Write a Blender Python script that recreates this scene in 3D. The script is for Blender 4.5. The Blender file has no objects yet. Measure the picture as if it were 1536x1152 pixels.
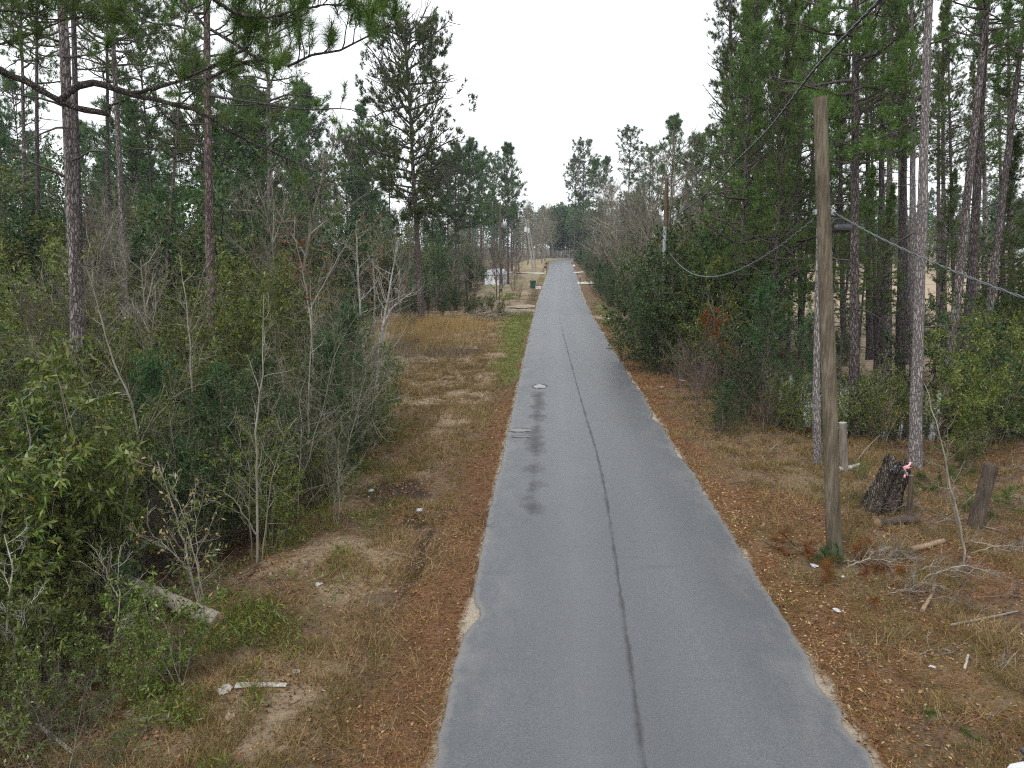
import bpy, bmesh, math, random
import numpy as np
from mathutils import Vector, Matrix, Euler

# ------------------------------------------------------------------ camera, world, sun, exposure
scene = bpy.context.scene
COL = scene.collection
PI = math.pi
CAM_H = 6.0
F_PX = 1130.0
PITCH = math.atan(206.0 / F_PX)
YAW = math.radians(2.74)
cam_data = bpy.data.cameras.new('camera')
cam = bpy.data.objects.new('camera', cam_data)
COL.objects.link(cam)
cam.location = (0, 0, CAM_H)
cam.rotation_euler = (PI / 2 - PITCH, 0, YAW)
cam_data.sensor_fit = 'HORIZONTAL'
cam_data.sensor_width = 36.0
cam_data.lens = F_PX / 1536.0 * 36.0
cam_data.clip_start = 0.1
cam_data.clip_end = 6000.0
scene.camera = cam

SUN_EL, SUN_AZ = math.radians(52), math.radians(215)
world = bpy.data.worlds.new('World')
scene.world = world
world.use_nodes = True
wn, wl = world.node_tree.nodes, world.node_tree.links
wn.clear()
w_out = wn.new('ShaderNodeOutputWorld')
w_bg = wn.new('ShaderNodeBackground')
w_bg.inputs['Strength'].default_value = 0.1
w_sky = wn.new('ShaderNodeTexSky')
w_sky.sky_type = 'NISHITA'
w_sky.sun_disc = False
w_sky.sun_elevation = SUN_EL
w_sky.sun_rotation = SUN_AZ
w_sky.dust_density = 4.0
w_mix = wn.new('ShaderNodeMixRGB')            # an even overcast of cloud over the clear sky
w_mix.inputs['Fac'].default_value = 0.86
w_mix.inputs['Color2'].default_value = (11.0, 11.3, 11.6, 1)
wl.new(w_sky.outputs['Color'], w_mix.inputs['Color1'])
wl.new(w_mix.outputs['Color'], w_bg.inputs['Color'])
wl.new(w_bg.outputs['Background'], w_out.inputs['Surface'])

sun_data = bpy.data.lights.new('sun', 'SUN')
sun_data.energy = 1.4
sun_data.angle = math.radians(18)
sun_data.color = (1.0, 0.97, 0.92)
sun = bpy.data.objects.new('sun', sun_data)
COL.objects.link(sun)
# direction towards the sun, same angles as the sky
sd = Vector((math.sin(SUN_AZ) * math.cos(SUN_EL), math.cos(SUN_AZ) * math.cos(SUN_EL), math.sin(SUN_EL)))
sun.rotation_euler = sd.to_track_quat('Z', 'Y').to_euler()
sun.location = (0, 0, 60)

vs = scene.view_settings
vs.view_transform = 'Standard'
vs.look = 'None'
vs.exposure = 0.55
vs.gamma = 1.0
vs.use_curve_mapping = False
scene.render.film_transparent = False
cy = scene.cycles
cy.max_bounces = 6
cy.diffuse_bounces = 4
cy.glossy_bounces = 2
cy.transmission_bounces = 3
cy.transparent_max_bounces = 4
cy.caustics_reflective = False
cy.caustics_refractive = False
cy.use_denoising = False
cy.filter_width = 1.15
cy.use_adaptive_sampling = False
cy.sample_clamp_indirect = 4.0

rng = np.random.default_rng(20240)
random.seed(5)

# ------------------------------------------------------------------ terrain
def sstep(a, b, x):
    t = np.clip((np.asarray(x, float) - a) / (b - a), 0, 1)
    return t * t * (3 - 2 * t)

_perm = np.random.default_rng(3).random((257, 257))
def vnoise(x, y):
    x = np.asarray(x, float); y = np.asarray(y, float)
    xi = np.floor(x).astype(int); yi = np.floor(y).astype(int)
    fx = x - xi; fy = y - yi
    fx = fx * fx * (3 - 2 * fx); fy = fy * fy * (3 - 2 * fy)
    a = _perm[xi % 256, yi % 256]; b = _perm[(xi + 1) % 256, yi % 256]
    c = _perm[xi % 256, (yi + 1) % 256]; d = _perm[(xi + 1) % 256, (yi + 1) % 256]
    return (a * (1 - fx) + b * fx) * (1 - fy) + (c * (1 - fx) + d * fx) * fy
def fbm(x, y, o=4):
    s = 0; a = 0.5; t = 0
    for k in range(o):
        s = s + a * vnoise(x * 2 ** k + 17.3 * k, y * 2 ** k + 9.1 * k); t += a; a *= 0.5
    return s / t

ROAD_W = 5.2
def road_c(Y):
    Y = np.asarray(Y, float)
    return 1.3 + 1.5 * sstep(60, 180, Y) + 0.0022 * np.maximum(0, Y - 182) ** 2
def road_z(Y):
    return 2.4 * sstep(60, 230, Y)
def pond_d(X, Y):
    X = np.asarray(X, float); Y = np.asarray(Y, float)
    return ((X - 13.5) / 6.5) ** 2 + ((Y - 32.5) / 7.5) ** 2
def tz(X, Y):
    X = np.asarray(X, float); Y = np.asarray(Y, float)
    d = np.abs(X - road_c(Y)) - ROAD_W / 2
    base = road_z(Y)
    out = sstep(0.05, 1.0, d)
    n = (fbm(X * 0.8, Y * 0.8, 4) - 0.5) * 0.30 + (fbm(X * 0.13 + 40, Y * 0.13, 3) - 0.5) * 0.7 * sstep(1, 8, d)
    z = base - 0.05 + out * n
    left = X < road_c(Y)
    z = z - np.where(left, 0.55 * sstep(3.2, 7.0, d) * (1 - sstep(26, 36, Y)), 0)
    z = z - np.where(left, 0.10 * np.exp(-((X + 2.55) / 0.35) ** 2) * (1 - sstep(15, 19, Y)), 0)
    z = z - np.where(~left, 0.35 * sstep(3.5, 8, d) * (1 - sstep(60, 100, Y)), 0)
    z = z - 0.5 * (1 - sstep(0.6, 1.35, pond_d(X, Y)))
    z = z + np.where(np.abs(X) > 60, 1.2 * sstep(60, 200, np.abs(X)), 0)
    return z
def gz(x, y):
    return float(tz(np.array([x]), np.array([y]))[0])

CAM_M = Matrix.Translation(cam.location) @ Euler(cam.rotation_euler).to_matrix().to_4x4()
CAM_R = CAM_M.to_3x3()
CAM_P = Vector(cam.location)
def ray(px, py):
    return (CAM_R @ Vector((px - 768.0, 576.0 - py, -F_PX))).normalized()
def P(px, py, Y):
    """the place on the sight line through a photograph pixel at Y metres down the road"""
    d = ray(px, py)
    return CAM_P + d * (Y / d.y)
def G(px, py):
    """the ground point seen at a photograph pixel"""
    d = ray(px, py)
    t = CAM_P.z / max(1e-4, -d.z)
    for _ in range(12):
        p = CAM_P + d * t
        t = t * 0.5 + 0.5 * (CAM_P.z - gz(p.x, p.y)) / max(1e-4, -d.z)
    p = CAM_P + d * t
    return Vector((p.x, p.y, gz(p.x, p.y)))
def X_at(px, Y):
    return P(px, 370, Y).x

# ------------------------------------------------------------------ mesh helpers
class MB:
    """collects vertices and faces, then links them as one mesh object"""
    def __init__(s):
        s.v = []; s.f3 = []; s.f4 = []; s.n = 0; s.m3 = []; s.m4 = []
    def add(s, v, f, mat=0):
        v = np.asarray(v, float).reshape(-1, 3); f = np.asarray(f, int)
        if len(f) == 0: return
        if f.shape[1] == 3: s.f3.append(f + s.n); s.m3.append(np.full(len(f), mat))
        else: s.f4.append(f + s.n); s.m4.append(np.full(len(f), mat))
        s.v.append(v); s.n += len(v)
    def tubes(s, pts, r0, r1, sides=3, mat=0, cap=False):
        """pts (N,K,3) polylines, tapering radii"""
        pts = np.asarray(pts, float)
        if pts.ndim == 2: pts = pts[None]
        N, K, _ = pts.shape
        r0 = np.broadcast_to(np.asarray(r0, float), (N,)); r1 = np.broadcast_to(np.asarray(r1, float), (N,))
        t = np.linspace(0, 1, K)
        r = r0[:, None] * (1 - t) + r1[:, None] * t
        s.tubes_r(pts, r, sides, mat, cap)
    def tubes_r(s, pts, r, sides=3, mat=0, cap=False):
        pts = np.asarray(pts, float); r = np.asarray(r, float)
        if pts.ndim == 2: pts = pts[None]; r = r[None]
        N, K, _ = pts.shape
        d = pts[:, -1] - pts[:, 0]
        d /= np.linalg.norm(d, axis=1, keepdims=True) + 1e-9
        ref = np.where(np.abs(d[:, 2:3]) < 0.9, np.array([[0, 0, 1.0]]), np.array([[1.0, 0, 0]]))
        if K > 2:
            tan = np.gradient(pts, axis=1)
            tan /= np.linalg.norm(tan, axis=2, keepdims=True) + 1e-9
        else:
            tan = np.repeat(d[:, None], K, 1)
        u = np.cross(tan, ref[:, None]); u /= np.linalg.norm(u, axis=2, keepdims=True) + 1e-9
        w = np.cross(tan, u)
        a = np.arange(sides) * 2 * PI / sides
        ring = pts[:, :, None] + r[:, :, None, None] * (np.cos(a)[None, None, :, None] * u[:, :, None] + np.sin(a)[None, None, :, None] * w[:, :, None])
        base = (np.arange(N) * K * sides)[:, None, None]
        k = (np.arange(K - 1) * sides)[None, :, None]
        j = np.arange(sides)[None, None]; j2 = (np.arange(sides) + 1)[None, None] % sides
        f = np.stack([base + k + j, base + k + sides + j, base + k + sides + j2, base + k + j2], -1).reshape(-1, 4)
        s.add(ring.reshape(-1, 3), f, mat)
        if cap:
            for i in range(N):
                for e in (0, K - 1):
                    c = ring[i, e]
                    ff = [[0, q + 1, q] for q in range(1, sides - 1)] if e == 0 else [[0, q, q + 1] for q in range(1, sides - 1)]
                    s.add(c, np.array(ff)[:, ::-1], mat)
    def leaves(s, p, d, L, W, up=None, r=rng, mat=0, fold=0.0):
        """diamond leaves: base p, direction d"""
        p = np.asarray(p, float); d = np.asarray(d, float); n = len(p)
        d = d / (np.linalg.norm(d, axis=1, keepdims=True) + 1e-9)
        q = r.normal(size=(n, 3))
        if up is not None: q = q + np.array(up)
        sd = np.cross(d, q); sd /= np.linalg.norm(sd, axis=1, keepdims=True) + 1e-9
        L = np.broadcast_to(L, (n,))[:, None]; W = np.broadcast_to(W, (n,))[:, None]
        nn = np.cross(sd, d)
        mid = p + d * L * 0.48
        v = np.stack([p, mid + sd * W * 0.5 + nn * W * fold, p + d * L - nn * L * 0.12, mid - sd * W * 0.5 + nn * W * fold], 1)
        i = np.arange(n)[:, None] * 4
        s.add(v.reshape(-1, 3), np.concatenate([i + [[0, 1, 2]], i + [[0, 2, 3]]], 0) if fold else i + [[0, 1, 2, 3]], mat)
    def blades(s, p, d, L, W, r=rng, mat=0):
        """single triangle blades or needles"""
        p = np.asarray(p, float); d = np.asarray(d, float); n = len(p)
        d = d / (np.linalg.norm(d, axis=1, keepdims=True) + 1e-9)
        sd = np.cross(d, r.normal(size=(n, 3))); sd /= np.linalg.norm(sd, axis=1, keepdims=True) + 1e-9
        L = np.broadcast_to(L, (n,))[:, None]; W = np.broadcast_to(W, (n,))[:, None]
        v = np.stack([p - sd * W * 0.5, p + sd * W * 0.5, p + d * L], 1)
        i = np.arange(n)[:, None] * 3
        s.add(v.reshape(-1, 3), i + [[0, 1, 2]], mat)
    def box(s, c, size, mat=0, rot=None):
        x, y, z = [q / 2 for q in size]
        v = np.array([[-x, -y, -z], [x, -y, -z], [x, y, -z], [-x, y, -z], [-x, -y, z], [x, -y, z], [x, y, z], [-x, y, z]])
        if rot is not None: v = v @ np.array(rot.to_matrix() if hasattr(rot, 'to_matrix') else rot).T
        s.add(v + np.array(c), [[0, 3, 2, 1], [4, 5, 6, 7], [0, 1, 5, 4], [1, 2, 6, 5], [2, 3, 7, 6], [3, 0, 4, 7]], mat)
    def mesh(s, name, mats, smooth=True):
        me = bpy.data.meshes.new(name)
        v = np.concatenate(s.v) if s.v else np.zeros((0, 3))
        f3 = np.concatenate(s.f3) if s.f3 else np.zeros((0, 3), int)
        f4 = np.concatenate(s.f4) if s.f4 else np.zeros((0, 4), int)
        mi = np.concatenate(s.m3 + s.m4) if (s.m3 or s.m4) else np.zeros(0, int)
        me.vertices.add(len(v)); me.vertices.foreach_set('co', v.astype(np.float32).ravel())
        nl = f3.size + f4.size
        me.loops.add(nl)
        me.loops.foreach_set('vertex_index', np.concatenate([f3.ravel(), f4.ravel()]).astype(np.int32))
        me.polygons.add(len(f3) + len(f4))
        st = np.concatenate([np.arange(len(f3)) * 3, f3.size + np.arange(len(f4)) * 4]).astype(np.int32)
        me.polygons.foreach_set('loop_start', st)
        for m in (mats if isinstance(mats, (list, tuple)) else [mats]): me.materials.append(m)
        if mi.max(initial=0) > 0: me.polygons.foreach_set('material_index', mi.astype(np.int32))
        me.update(calc_edges=True)
        if not smooth: me.shade_flat()
        return me
    def obj(s, name, mats, parent=None, smooth=True, loc=None):
        return link(name, s.mesh(name, mats, smooth), parent, loc)

def link(name, me, parent=None, loc=None):
    o = bpy.data.objects.new(name, me)
    COL.objects.link(o)
    if parent is not None: o.parent = parent
    if loc is not None: o.location = loc
    return o
def tag(o, label, cat, group=None):
    o['label'] = label; o['category'] = cat
    if group: o['group'] = group
    return o
def thing(name, label, cat, loc=(0, 0, 0), rot=None, group=None):
    o = bpy.data.objects.new(name, None)
    COL.objects.link(o)
    o.empty_display_size = 0.2
    o.location = loc
    if rot is not None: o.rotation_euler = rot
    return tag(o, label, cat, group)
def stuff(o): o['kind'] = 'stuff'; return o
def struct(o): o['kind'] = 'structure'; return o

# ------------------------------------------------------------------ materials
def new_mat(name):
    m = bpy.data.materials.new(name); m.use_nodes = True
    nt = m.node_tree; nt.nodes.clear()
    out = nt.nodes.new('ShaderNodeOutputMaterial')
    b = nt.nodes.new('ShaderNodeBsdfPrincipled')
    nt.links.new(b.outputs[0], out.inputs[0])
    b.inputs['Specular IOR Level'].default_value = 0.3
    return m, nt, b, out
def ramp(nt, fac, stops):
    r = nt.nodes.new('ShaderNodeValToRGB')
    el = r.color_ramp.elements
    while len(el) < len(stops): el.new(0.5)
    for e, (p, c) in zip(el, stops): e.position = p; e.color = (*c, 1)
    if fac is not None: nt.links.new(fac, r.inputs[0])
    return r.outputs[0]
def noise(nt, scale, detail=4, rough=0.6, coord=None, stretch=None, kind='Object'):
    tc = nt.nodes.new('ShaderNodeTexCoord')
    n = nt.nodes.new('ShaderNodeTexNoise')
    n.inputs['Scale'].default_value = scale; n.inputs['Detail'].default_value = detail; n.inputs['Roughness'].default_value = rough
    src = coord or tc.outputs[kind]
    if stretch:
        mp = nt.nodes.new('ShaderNodeMapping'); mp.inputs['Scale'].default_value = stretch
        nt.links.new(src, mp.inputs['Vector']); src = mp.outputs[0]
    nt.links.new(src, n.inputs['Vector'])
    return n.outputs['Fac']
def math_n(nt, op, a, b=None, c=None, clamp=False):
    n = nt.nodes.new('ShaderNodeMath'); n.operation = op; n.use_clamp = clamp
    for i, q in enumerate((a, b, c)):
        if q is None: continue
        if isinstance(q, (int, float)): n.inputs[i].default_value = q
        else: nt.links.new(q, n.inputs[i])
    return n.outputs[0]
def mixc(nt, fac, a, b, mode='MIX'):
    n = nt.nodes.new('ShaderNodeMixRGB'); n.blend_type = mode
    for i, q in zip(('Fac', 'Color1', 'Color2'), (fac, a, b)):
        if isinstance(q, (int, float)): n.inputs[i].default_value = q
        elif isinstance(q, tuple): n.inputs[i].default_value = (*q, 1)
        else: nt.links.new(q, n.inputs[i])
    return n.outputs[0]
def bump(nt, b, h, strength=0.5, dist=0.02):
    n = nt.nodes.new('ShaderNodeBump'); n.inputs['Strength'].default_value = strength; n.inputs['Distance'].default_value = dist
    nt.links.new(h, n.inputs['Height']); nt.links.new(n.outputs[0], b.inputs['Normal'])

def leaf_mat(name, stops, transl=0.25, rough=0.5, spec=0.3, objvar=0.34, sat=1.26):
    """foliage: every leaf its own tint, every plant its own shade"""
    m, nt, b, out = new_mat(name)
    g = nt.nodes.new('ShaderNodeNewGeometry')
    c = ramp(nt, g.outputs['Random Per Island'], stops)
    oi = nt.nodes.new('ShaderNodeObjectInfo')
    hs = nt.nodes.new('ShaderNodeHueSaturation')
    nt.links.new(c, hs.inputs['Color'])
    nt.links.new(math_n(nt, 'MULTIPLY_ADD', oi.outputs['Random'], 2 * objvar, 1 - objvar), hs.inputs['Value'])
    nt.links.new(math_n(nt, 'MULTIPLY_ADD', oi.outputs['Random'], 0.03, 0.487), hs.inputs['Hue'])
    hs.inputs['Saturation'].default_value = sat
    c = hs.outputs[0]
    nt.links.new(c, b.inputs['Base Color'])
    b.inputs['Roughness'].default_value = rough; b.inputs['Specular IOR Level'].default_value = spec
    if transl:
        t = nt.nodes.new('ShaderNodeBsdfTranslucent'); nt.links.new(c, t.inputs[0])
        mx = nt.nodes.new('ShaderNodeMixShader'); mx.inputs[0].default_value = transl
        nt.links.new(b.outputs[0], mx.inputs[1]); nt.links.new(t.outputs[0], mx.inputs[2]); nt.links.new(mx.outputs[0], out.inputs[0])
    return m
def twig_mat(name, stops, scale=3.0, rough=0.85):
    m, nt, b, out = new_mat(name)
    n = noise(nt, scale, 3)
    g = nt.nodes.new('ShaderNodeNewGeometry')
    v = math_n(nt, 'ADD', math_n(nt, 'MULTIPLY', n, 0.6), math_n(nt, 'MULTIPLY', g.outputs['Random Per Island'], 0.4))
    nt.links.new(ramp(nt, v, stops), b.inputs['Base Color'])
    b.inputs['Roughness'].default_value = rough; b.inputs['Specular IOR Level'].default_value = 0.2
    return m
def bark_mat(name, dark, mid, light, sc=1.0):
    m, nt, b, out = new_mat(name)
    tc = nt.nodes.new('ShaderNodeTexCoord')
    wob = nt.nodes.new('ShaderNodeTexNoise'); wob.inputs['Scale'].default_value = 5 * sc
    nt.links.new(tc.outputs['Object'], wob.inputs['Vector'])
    add = nt.nodes.new('ShaderNodeVectorMath'); add.operation = 'MULTIPLY_ADD'
    nt.links.new(wob.outputs['Color'], add.inputs[0]); add.inputs[1].default_value = (0.10, 0.10, 0.2); nt.links.new(tc.outputs['Object'], add.inputs[2])
    mp = nt.nodes.new('ShaderNodeMapping'); mp.inputs['Scale'].default_value = (19 * sc, 19 * sc, 4.2 * sc)
    nt.links.new(add.outputs[0], mp.inputs['Vector'])
    v = nt.nodes.new('ShaderNodeTexVoronoi'); v.feature = 'DISTANCE_TO_EDGE'; v.inputs['Scale'].default_value = 1.0
    nt.links.new(mp.outputs[0], v.inputs['Vector'])
    crack = math_n(nt, 'MULTIPLY', v.outputs['Distance'], 4.2, clamp=True)
    v2 = nt.nodes.new('ShaderNodeTexVoronoi'); nt.links.new(mp.outputs[0], v2.inputs['Vector']); v2.inputs['Scale'].default_value = 1.0
    sep = nt.nodes.new('ShaderNodeSeparateColor'); nt.links.new(v2.outputs['Color'], sep.inputs[0])
    n = noise(nt, 9 * sc, 5)
    t = math_n(nt, 'ADD', math_n(nt, 'MULTIPLY', sep.outputs[0], 0.5), math_n(nt, 'MULTIPLY', n, 0.5))
    c = ramp(nt, t, [(0.2, mid), (0.62, light)])
    nt.links.new(mixc(nt, crack, dark, c), b.inputs['Base Color'])
    b.inputs['Roughness'].default_value = 0.9; b.inputs['Specular IOR Level'].default_value = 0.15
    bump(nt, b, math_n(nt, 'ADD', crack, math_n(nt, 'MULTIPLY', n, 0.6)), 0.9, 0.025)
    return m
def plain_mat(name, c1, c2=None, scale=6.0, rough=0.6, metal=0.0, spec=0.4, stretch=None, bmp=0.0):
    m, nt, b, out = new_mat(name)
    n = noise(nt, scale, 5, stretch=stretch)
    nt.links.new(ramp(nt, n, [(0.32, c1), (0.68, c2 or tuple(q * 0.75 for q in c1))]), b.inputs['Base Color'])
    b.inputs['Roughness'].default_value = rough; b.inputs['Metallic'].default_value = metal; b.inputs['Specular IOR Level'].default_value = spec
    if bmp: bump(nt, b, n, bmp, 0.02)
    return m

M_needle = leaf_mat('pine_needles', [(0.0, (0.044, 0.078, 0.030)), (0.5, (0.082, 0.132, 0.044)), (0.85, (0.135, 0.185, 0.060)), (1.0, (0.22, 0.20, 0.085))], 0.32, 0.45, 0.35)
M_needle_far = leaf_mat('far_pine_needles', [(0.0, (0.042, 0.082, 0.042)), (0.6, (0.078, 0.132, 0.058)), (1.0, (0.14, 0.175, 0.08))], 0.3, 0.5, 0.3)
M_leaf = leaf_mat('evergreen_leaves', [(0.0, (0.046, 0.064, 0.020)), (0.5, (0.092, 0.114, 0.034)), (0.9, (0.165, 0.175, 0.060)), (1.0, (0.24, 0.19, 0.08))], 0.32, 0.4, 0.45)
M_leaf_big = leaf_mat('bay_leaves', [(0.0, (0.055, 0.080, 0.025)), (0.55, (0.105, 0.138, 0.042)), (0.9, (0.175, 0.200, 0.068)), (1.0, (0.26, 0.22, 0.10))], 0.25, 0.35, 0.5)
M_leaf_dark = leaf_mat('dark_evergreen_leaves', [(0.0, (0.024, 0.048, 0.019)), (0.6, (0.048, 0.080, 0.029)), (1.0, (0.090, 0.115, 0.042))], 0.28, 0.42, 0.4)
M_leaf_pale = leaf_mat('dry_leaves', [(0.0, (0.16, 0.13, 0.05)), (0.6, (0.27, 0.22, 0.10)), (1.0, (0.36, 0.31, 0.17))], 0.25, 0.5)
M_leaf_brown = leaf_mat('dead_leaves', [(0.0, (0.13, 0.05, 0.022)), (0.6, (0.21, 0.085, 0.035)), (1.0, (0.29, 0.15, 0.07))], 0.2, 0.7)
M_cedar = leaf_mat('cedar_sprays', [(0.0, (0.024, 0.058, 0.026)), (0.6, (0.046, 0.098, 0.040)), (1.0, (0.080, 0.140, 0.050))], 0.22, 0.5)
M_twig = twig_mat('pale_twigs', [(0.25, (0.10, 0.088, 0.062)), (0.55, (0.205, 0.185, 0.145)), (0.8, (0.40, 0.38, 0.33))])
M_twig_brown = twig_mat('brown_twigs', [(0.25, (0.07, 0.05, 0.045)), (0.6, (0.14, 0.105, 0.09)), (0.85, (0.22, 0.175, 0.15))])
M_twig_green = twig_mat('olive_twigs', [(0.25, (0.07, 0.075, 0.04)), (0.6, (0.14, 0.14, 0.075)), (0.85, (0.24, 0.23, 0.14))])
M_branch = twig_mat('pine_branch_bark', [(0.25, (0.045, 0.036, 0.032)), (0.6, (0.09, 0.074, 0.066)), (0.85, (0.17, 0.145, 0.13))])
M_bark = bark_mat('pine_bark', (0.045, 0.036, 0.034), (0.13, 0.105, 0.098), (0.30, 0.265, 0.255))
M_bark_dark = bark_mat('dark_pine_bark', (0.028, 0.022, 0.022), (0.075, 0.06, 0.056), (0.17, 0.145, 0.14))
M_bark_pale = bark_mat('pale_pine_bark', (0.10, 0.086, 0.083), (0.20, 0.175, 0.17), (0.33, 0.305, 0.30))
M_bark_red = bark_mat('red_pine_bark', (0.04, 0.03, 0.03), (0.12, 0.08, 0.07), (0.25, 0.19, 0.175))
M_limb = bark_mat('limb_bark', (0.03, 0.024, 0.022), (0.085, 0.07, 0.062), (0.21, 0.185, 0.168), 2.2)
M_bark_lichen = plain_mat('lichened_bark', (0.46, 0.45, 0.41), (0.17, 0.15, 0.125), 9, 0.9, stretch=(1, 1, 0.6), bmp=0.4)

# ------------------------------------------------------------------ growth helpers
def nrm(v): return v / (np.linalg.norm(v, axis=-1, keepdims=True) + 1e-9)
def grow(st, di, ln, K, wander, up, r):
    """polylines (N,K+1,3) that wander and lean up (or droop)"""
    N = len(st); pts = np.zeros((N, K + 1, 3)); pts[:, 0] = st; d = nrm(di)
    step = (np.asarray(ln) / K)[:, None]
    for k in range(K):
        d = nrm(d + r.normal(size=(N, 3)) * wander + np.array([0, 0, up]))
        pts[:, k + 1] = pts[:, k] + d * step
    return pts
def along(pts, t):
    """points and tangents at t (N,M) of polylines"""
    N, K1, _ = pts.shape; K = K1 - 1
    x = np.clip(t, 0, 0.9999) * K; i = x.astype(int); f = (x - i)[..., None]
    n = np.arange(N)[:, None]
    a = pts[n, i]; b = pts[n, i + 1]
    return a * (1 - f) + b * f, nrm(b - a)
def spawn(pts, ln, rad, per, t0, t1, ang, ratio, r, taper=0.6, rad_ratio=0.55):
    N = len(pts)
    t = t0 + (t1 - t0) * (np.arange(per)[None] + r.random((N, per))) / per
    p, d = along(pts, t)
    q = nrm(np.cross(d, r.normal(size=d.shape)))
    a = np.radians(ang + r.normal(size=(N, per)) * ang * 0.25)[..., None]
    nd = d * np.cos(a) + q * np.sin(a)
    L = np.asarray(ln)[:, None] * ratio * (1 - taper * t) * r.uniform(0.6, 1.25, (N, per))
    R = np.asarray(rad)[:, None] * (1 - 0.6 * t) * rad_ratio
    return p.reshape(-1, 3), nd.reshape(-1, 3), L.ravel(), R.ravel()

def add_tufts(mb, p, d, n, L, W, r, spread=0.75, mat=0):
    """n needles fanned around each shoot tip"""
    k = len(p)
    pp = np.repeat(p, n, 0); dd = np.repeat(nrm(d), n, 0)
    back = r.random(k * n)[:, None] * L * 0.8
    q = nrm(r.normal(size=(k * n, 3)))
    nd = nrm(dd * (0.75) + q * spread)
    mb.blades(pp - dd * back * 0.8, nd, L * r.uniform(0.7, 1.15, k * n), W, r, mat)

def pine_crown(seed, Hc, R, nb, per=5, tuft=24, NL=0.2, NW=0.013, shape='open', mats=None):
    r = np.random.default_rng(seed)
    u = np.sort(r.random(nb)) if shape == 'open' else (np.arange(nb) + r.random(nb) * 0.8) / nb
    az = np.arange(nb) * 2.4 + r.normal(size=nb) * 0.5
    if shape == 'lone': prof = np.sqrt(np.clip(1 - ((u - 0.52) / 0.56) ** 2, 0.10, 1))
    elif shape == 'open': prof = np.clip(1.15 - u, 0.12, 1) ** 0.6 * np.clip(0.45 + u * 2.2, 0, 1)
    else: prof = np.clip(1.05 - u, 0.05, 1) ** 0.8 * np.clip(0.55 + u * 2.5, 0, 1)
    L = R * prof * r.uniform(0.55, 1.02 if shape == 'lone' else 1.12, nb)
    el = np.radians(np.where(u < 0.4, r.uniform(-18, 18, nb), r.uniform(5, 50, nb)) + 25 * u)
    if shape == 'lone': el = el * 0.45 + 0.12
    di = np.stack([np.cos(az) * np.cos(el), np.sin(az) * np.cos(el), np.sin(el)], 1)
    st = np.stack([np.zeros(nb), np.zeros(nb), u * Hc * 0.97], 1)
    wood = MB(); fol = MB()
    b1 = grow(st, di, L, 6, 0.16, 0.07, r); r1 = 0.012 + 0.017 * L
    wood.tubes(b1, r1, r1 * 0.25, 4)
    s2 = spawn(b1, L, r1, per, 0.25, 1.0, 48, 0.55, r)
    b2 = grow(s2[0], s2[1], s2[2], 4, 0.2, 0.12, r)
    m2 = 0.024 if shape == 'lone' else 0.004
    wood.tubes(b2, np.maximum(s2[3], m2), np.maximum(s2[3] * 0.3, m2 * .6), 3)
    tp, td = along(b2, r.uniform(0.35, 1.0, (len(b2), 3)))
    e2, ed = along(b2, np.full((len(b2), 1), 1.0)); e1, e1d = along(b1, np.full((nb, 1), 1.0))
    p = np.concatenate([tp.reshape(-1, 3), e2.reshape(-1, 3), e1.reshape(-1, 3)])
    d = np.concatenate([td.reshape(-1, 3), ed.reshape(-1, 3), e1d.reshape(-1, 3)]) + np.array([0, 0, 0.45])
    p[:len(b2) * 3] += r.normal(size=(len(b2) * 3, 3)) * 0.10
    if shape == 'lone':
        ok = np.hypot(p[:, 0], p[:, 1]) < R * 0.93
        p, d = p[ok], d[ok]
    # a leading shoot at the very top
    p = np.concatenate([p, np.stack([r.normal(size=12) * 0.25, r.normal(size=12) * 0.25, Hc * r.uniform(0.93, 1.03, 12)], 1)])
    d = np.concatenate([d, np.tile([0, 0, 1.0], (12, 1))])
    add_tufts(fol, p, d, tuft, NL, NW, r)
    return wood.mesh('limbs', M_branch), fol.mesh('needles', mats or M_needle)

def trunk_mesh(seed, h, r0, r1, wob, mat, sides=12, rings=18, flare=0.35, rough=0.05):
    r = np.random.default_rng(seed)
    t = np.linspace(0, 1, rings) ** 1.25
    off = np.cumsum(r.normal(size=(rings, 2)), 0) * wob * h / rings; off -= off[0]
    pts = np.stack([off[:, 0], off[:, 1], t * h], 1); pts[0, 2] = -0.3
    rad = r0 + (r1 - r0) * t ** 0.85 + r0 * flare * np.exp(-t * h / 0.45)
    mb = MB()
    a = np.arange(sides) * 2 * PI / sides
    rr = rad[:, None] * (1 + r.normal(size=(rings, sides)) * rough)
    v = np.stack([pts[:, 0:1] + rr * np.cos(a), pts[:, 1:2] + rr * np.sin(a), np.repeat(pts[:, 2:3], sides, 1)], -1)
    k = (np.arange(rings - 1) * sides)[:, None]; j = np.arange(sides)[None]; j2 = (j + 1) % sides
    mb.add(v.reshape(-1, 3), np.stack([k + j, k + j2, k + sides + j2, k + sides + j], -1).reshape(-1, 4))
    top = v[-1]
    mb.add(top, [[0, q, q + 1] for q in range(1, sides - 1)])
    return mb.mesh('trunk', mat), pts
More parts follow.
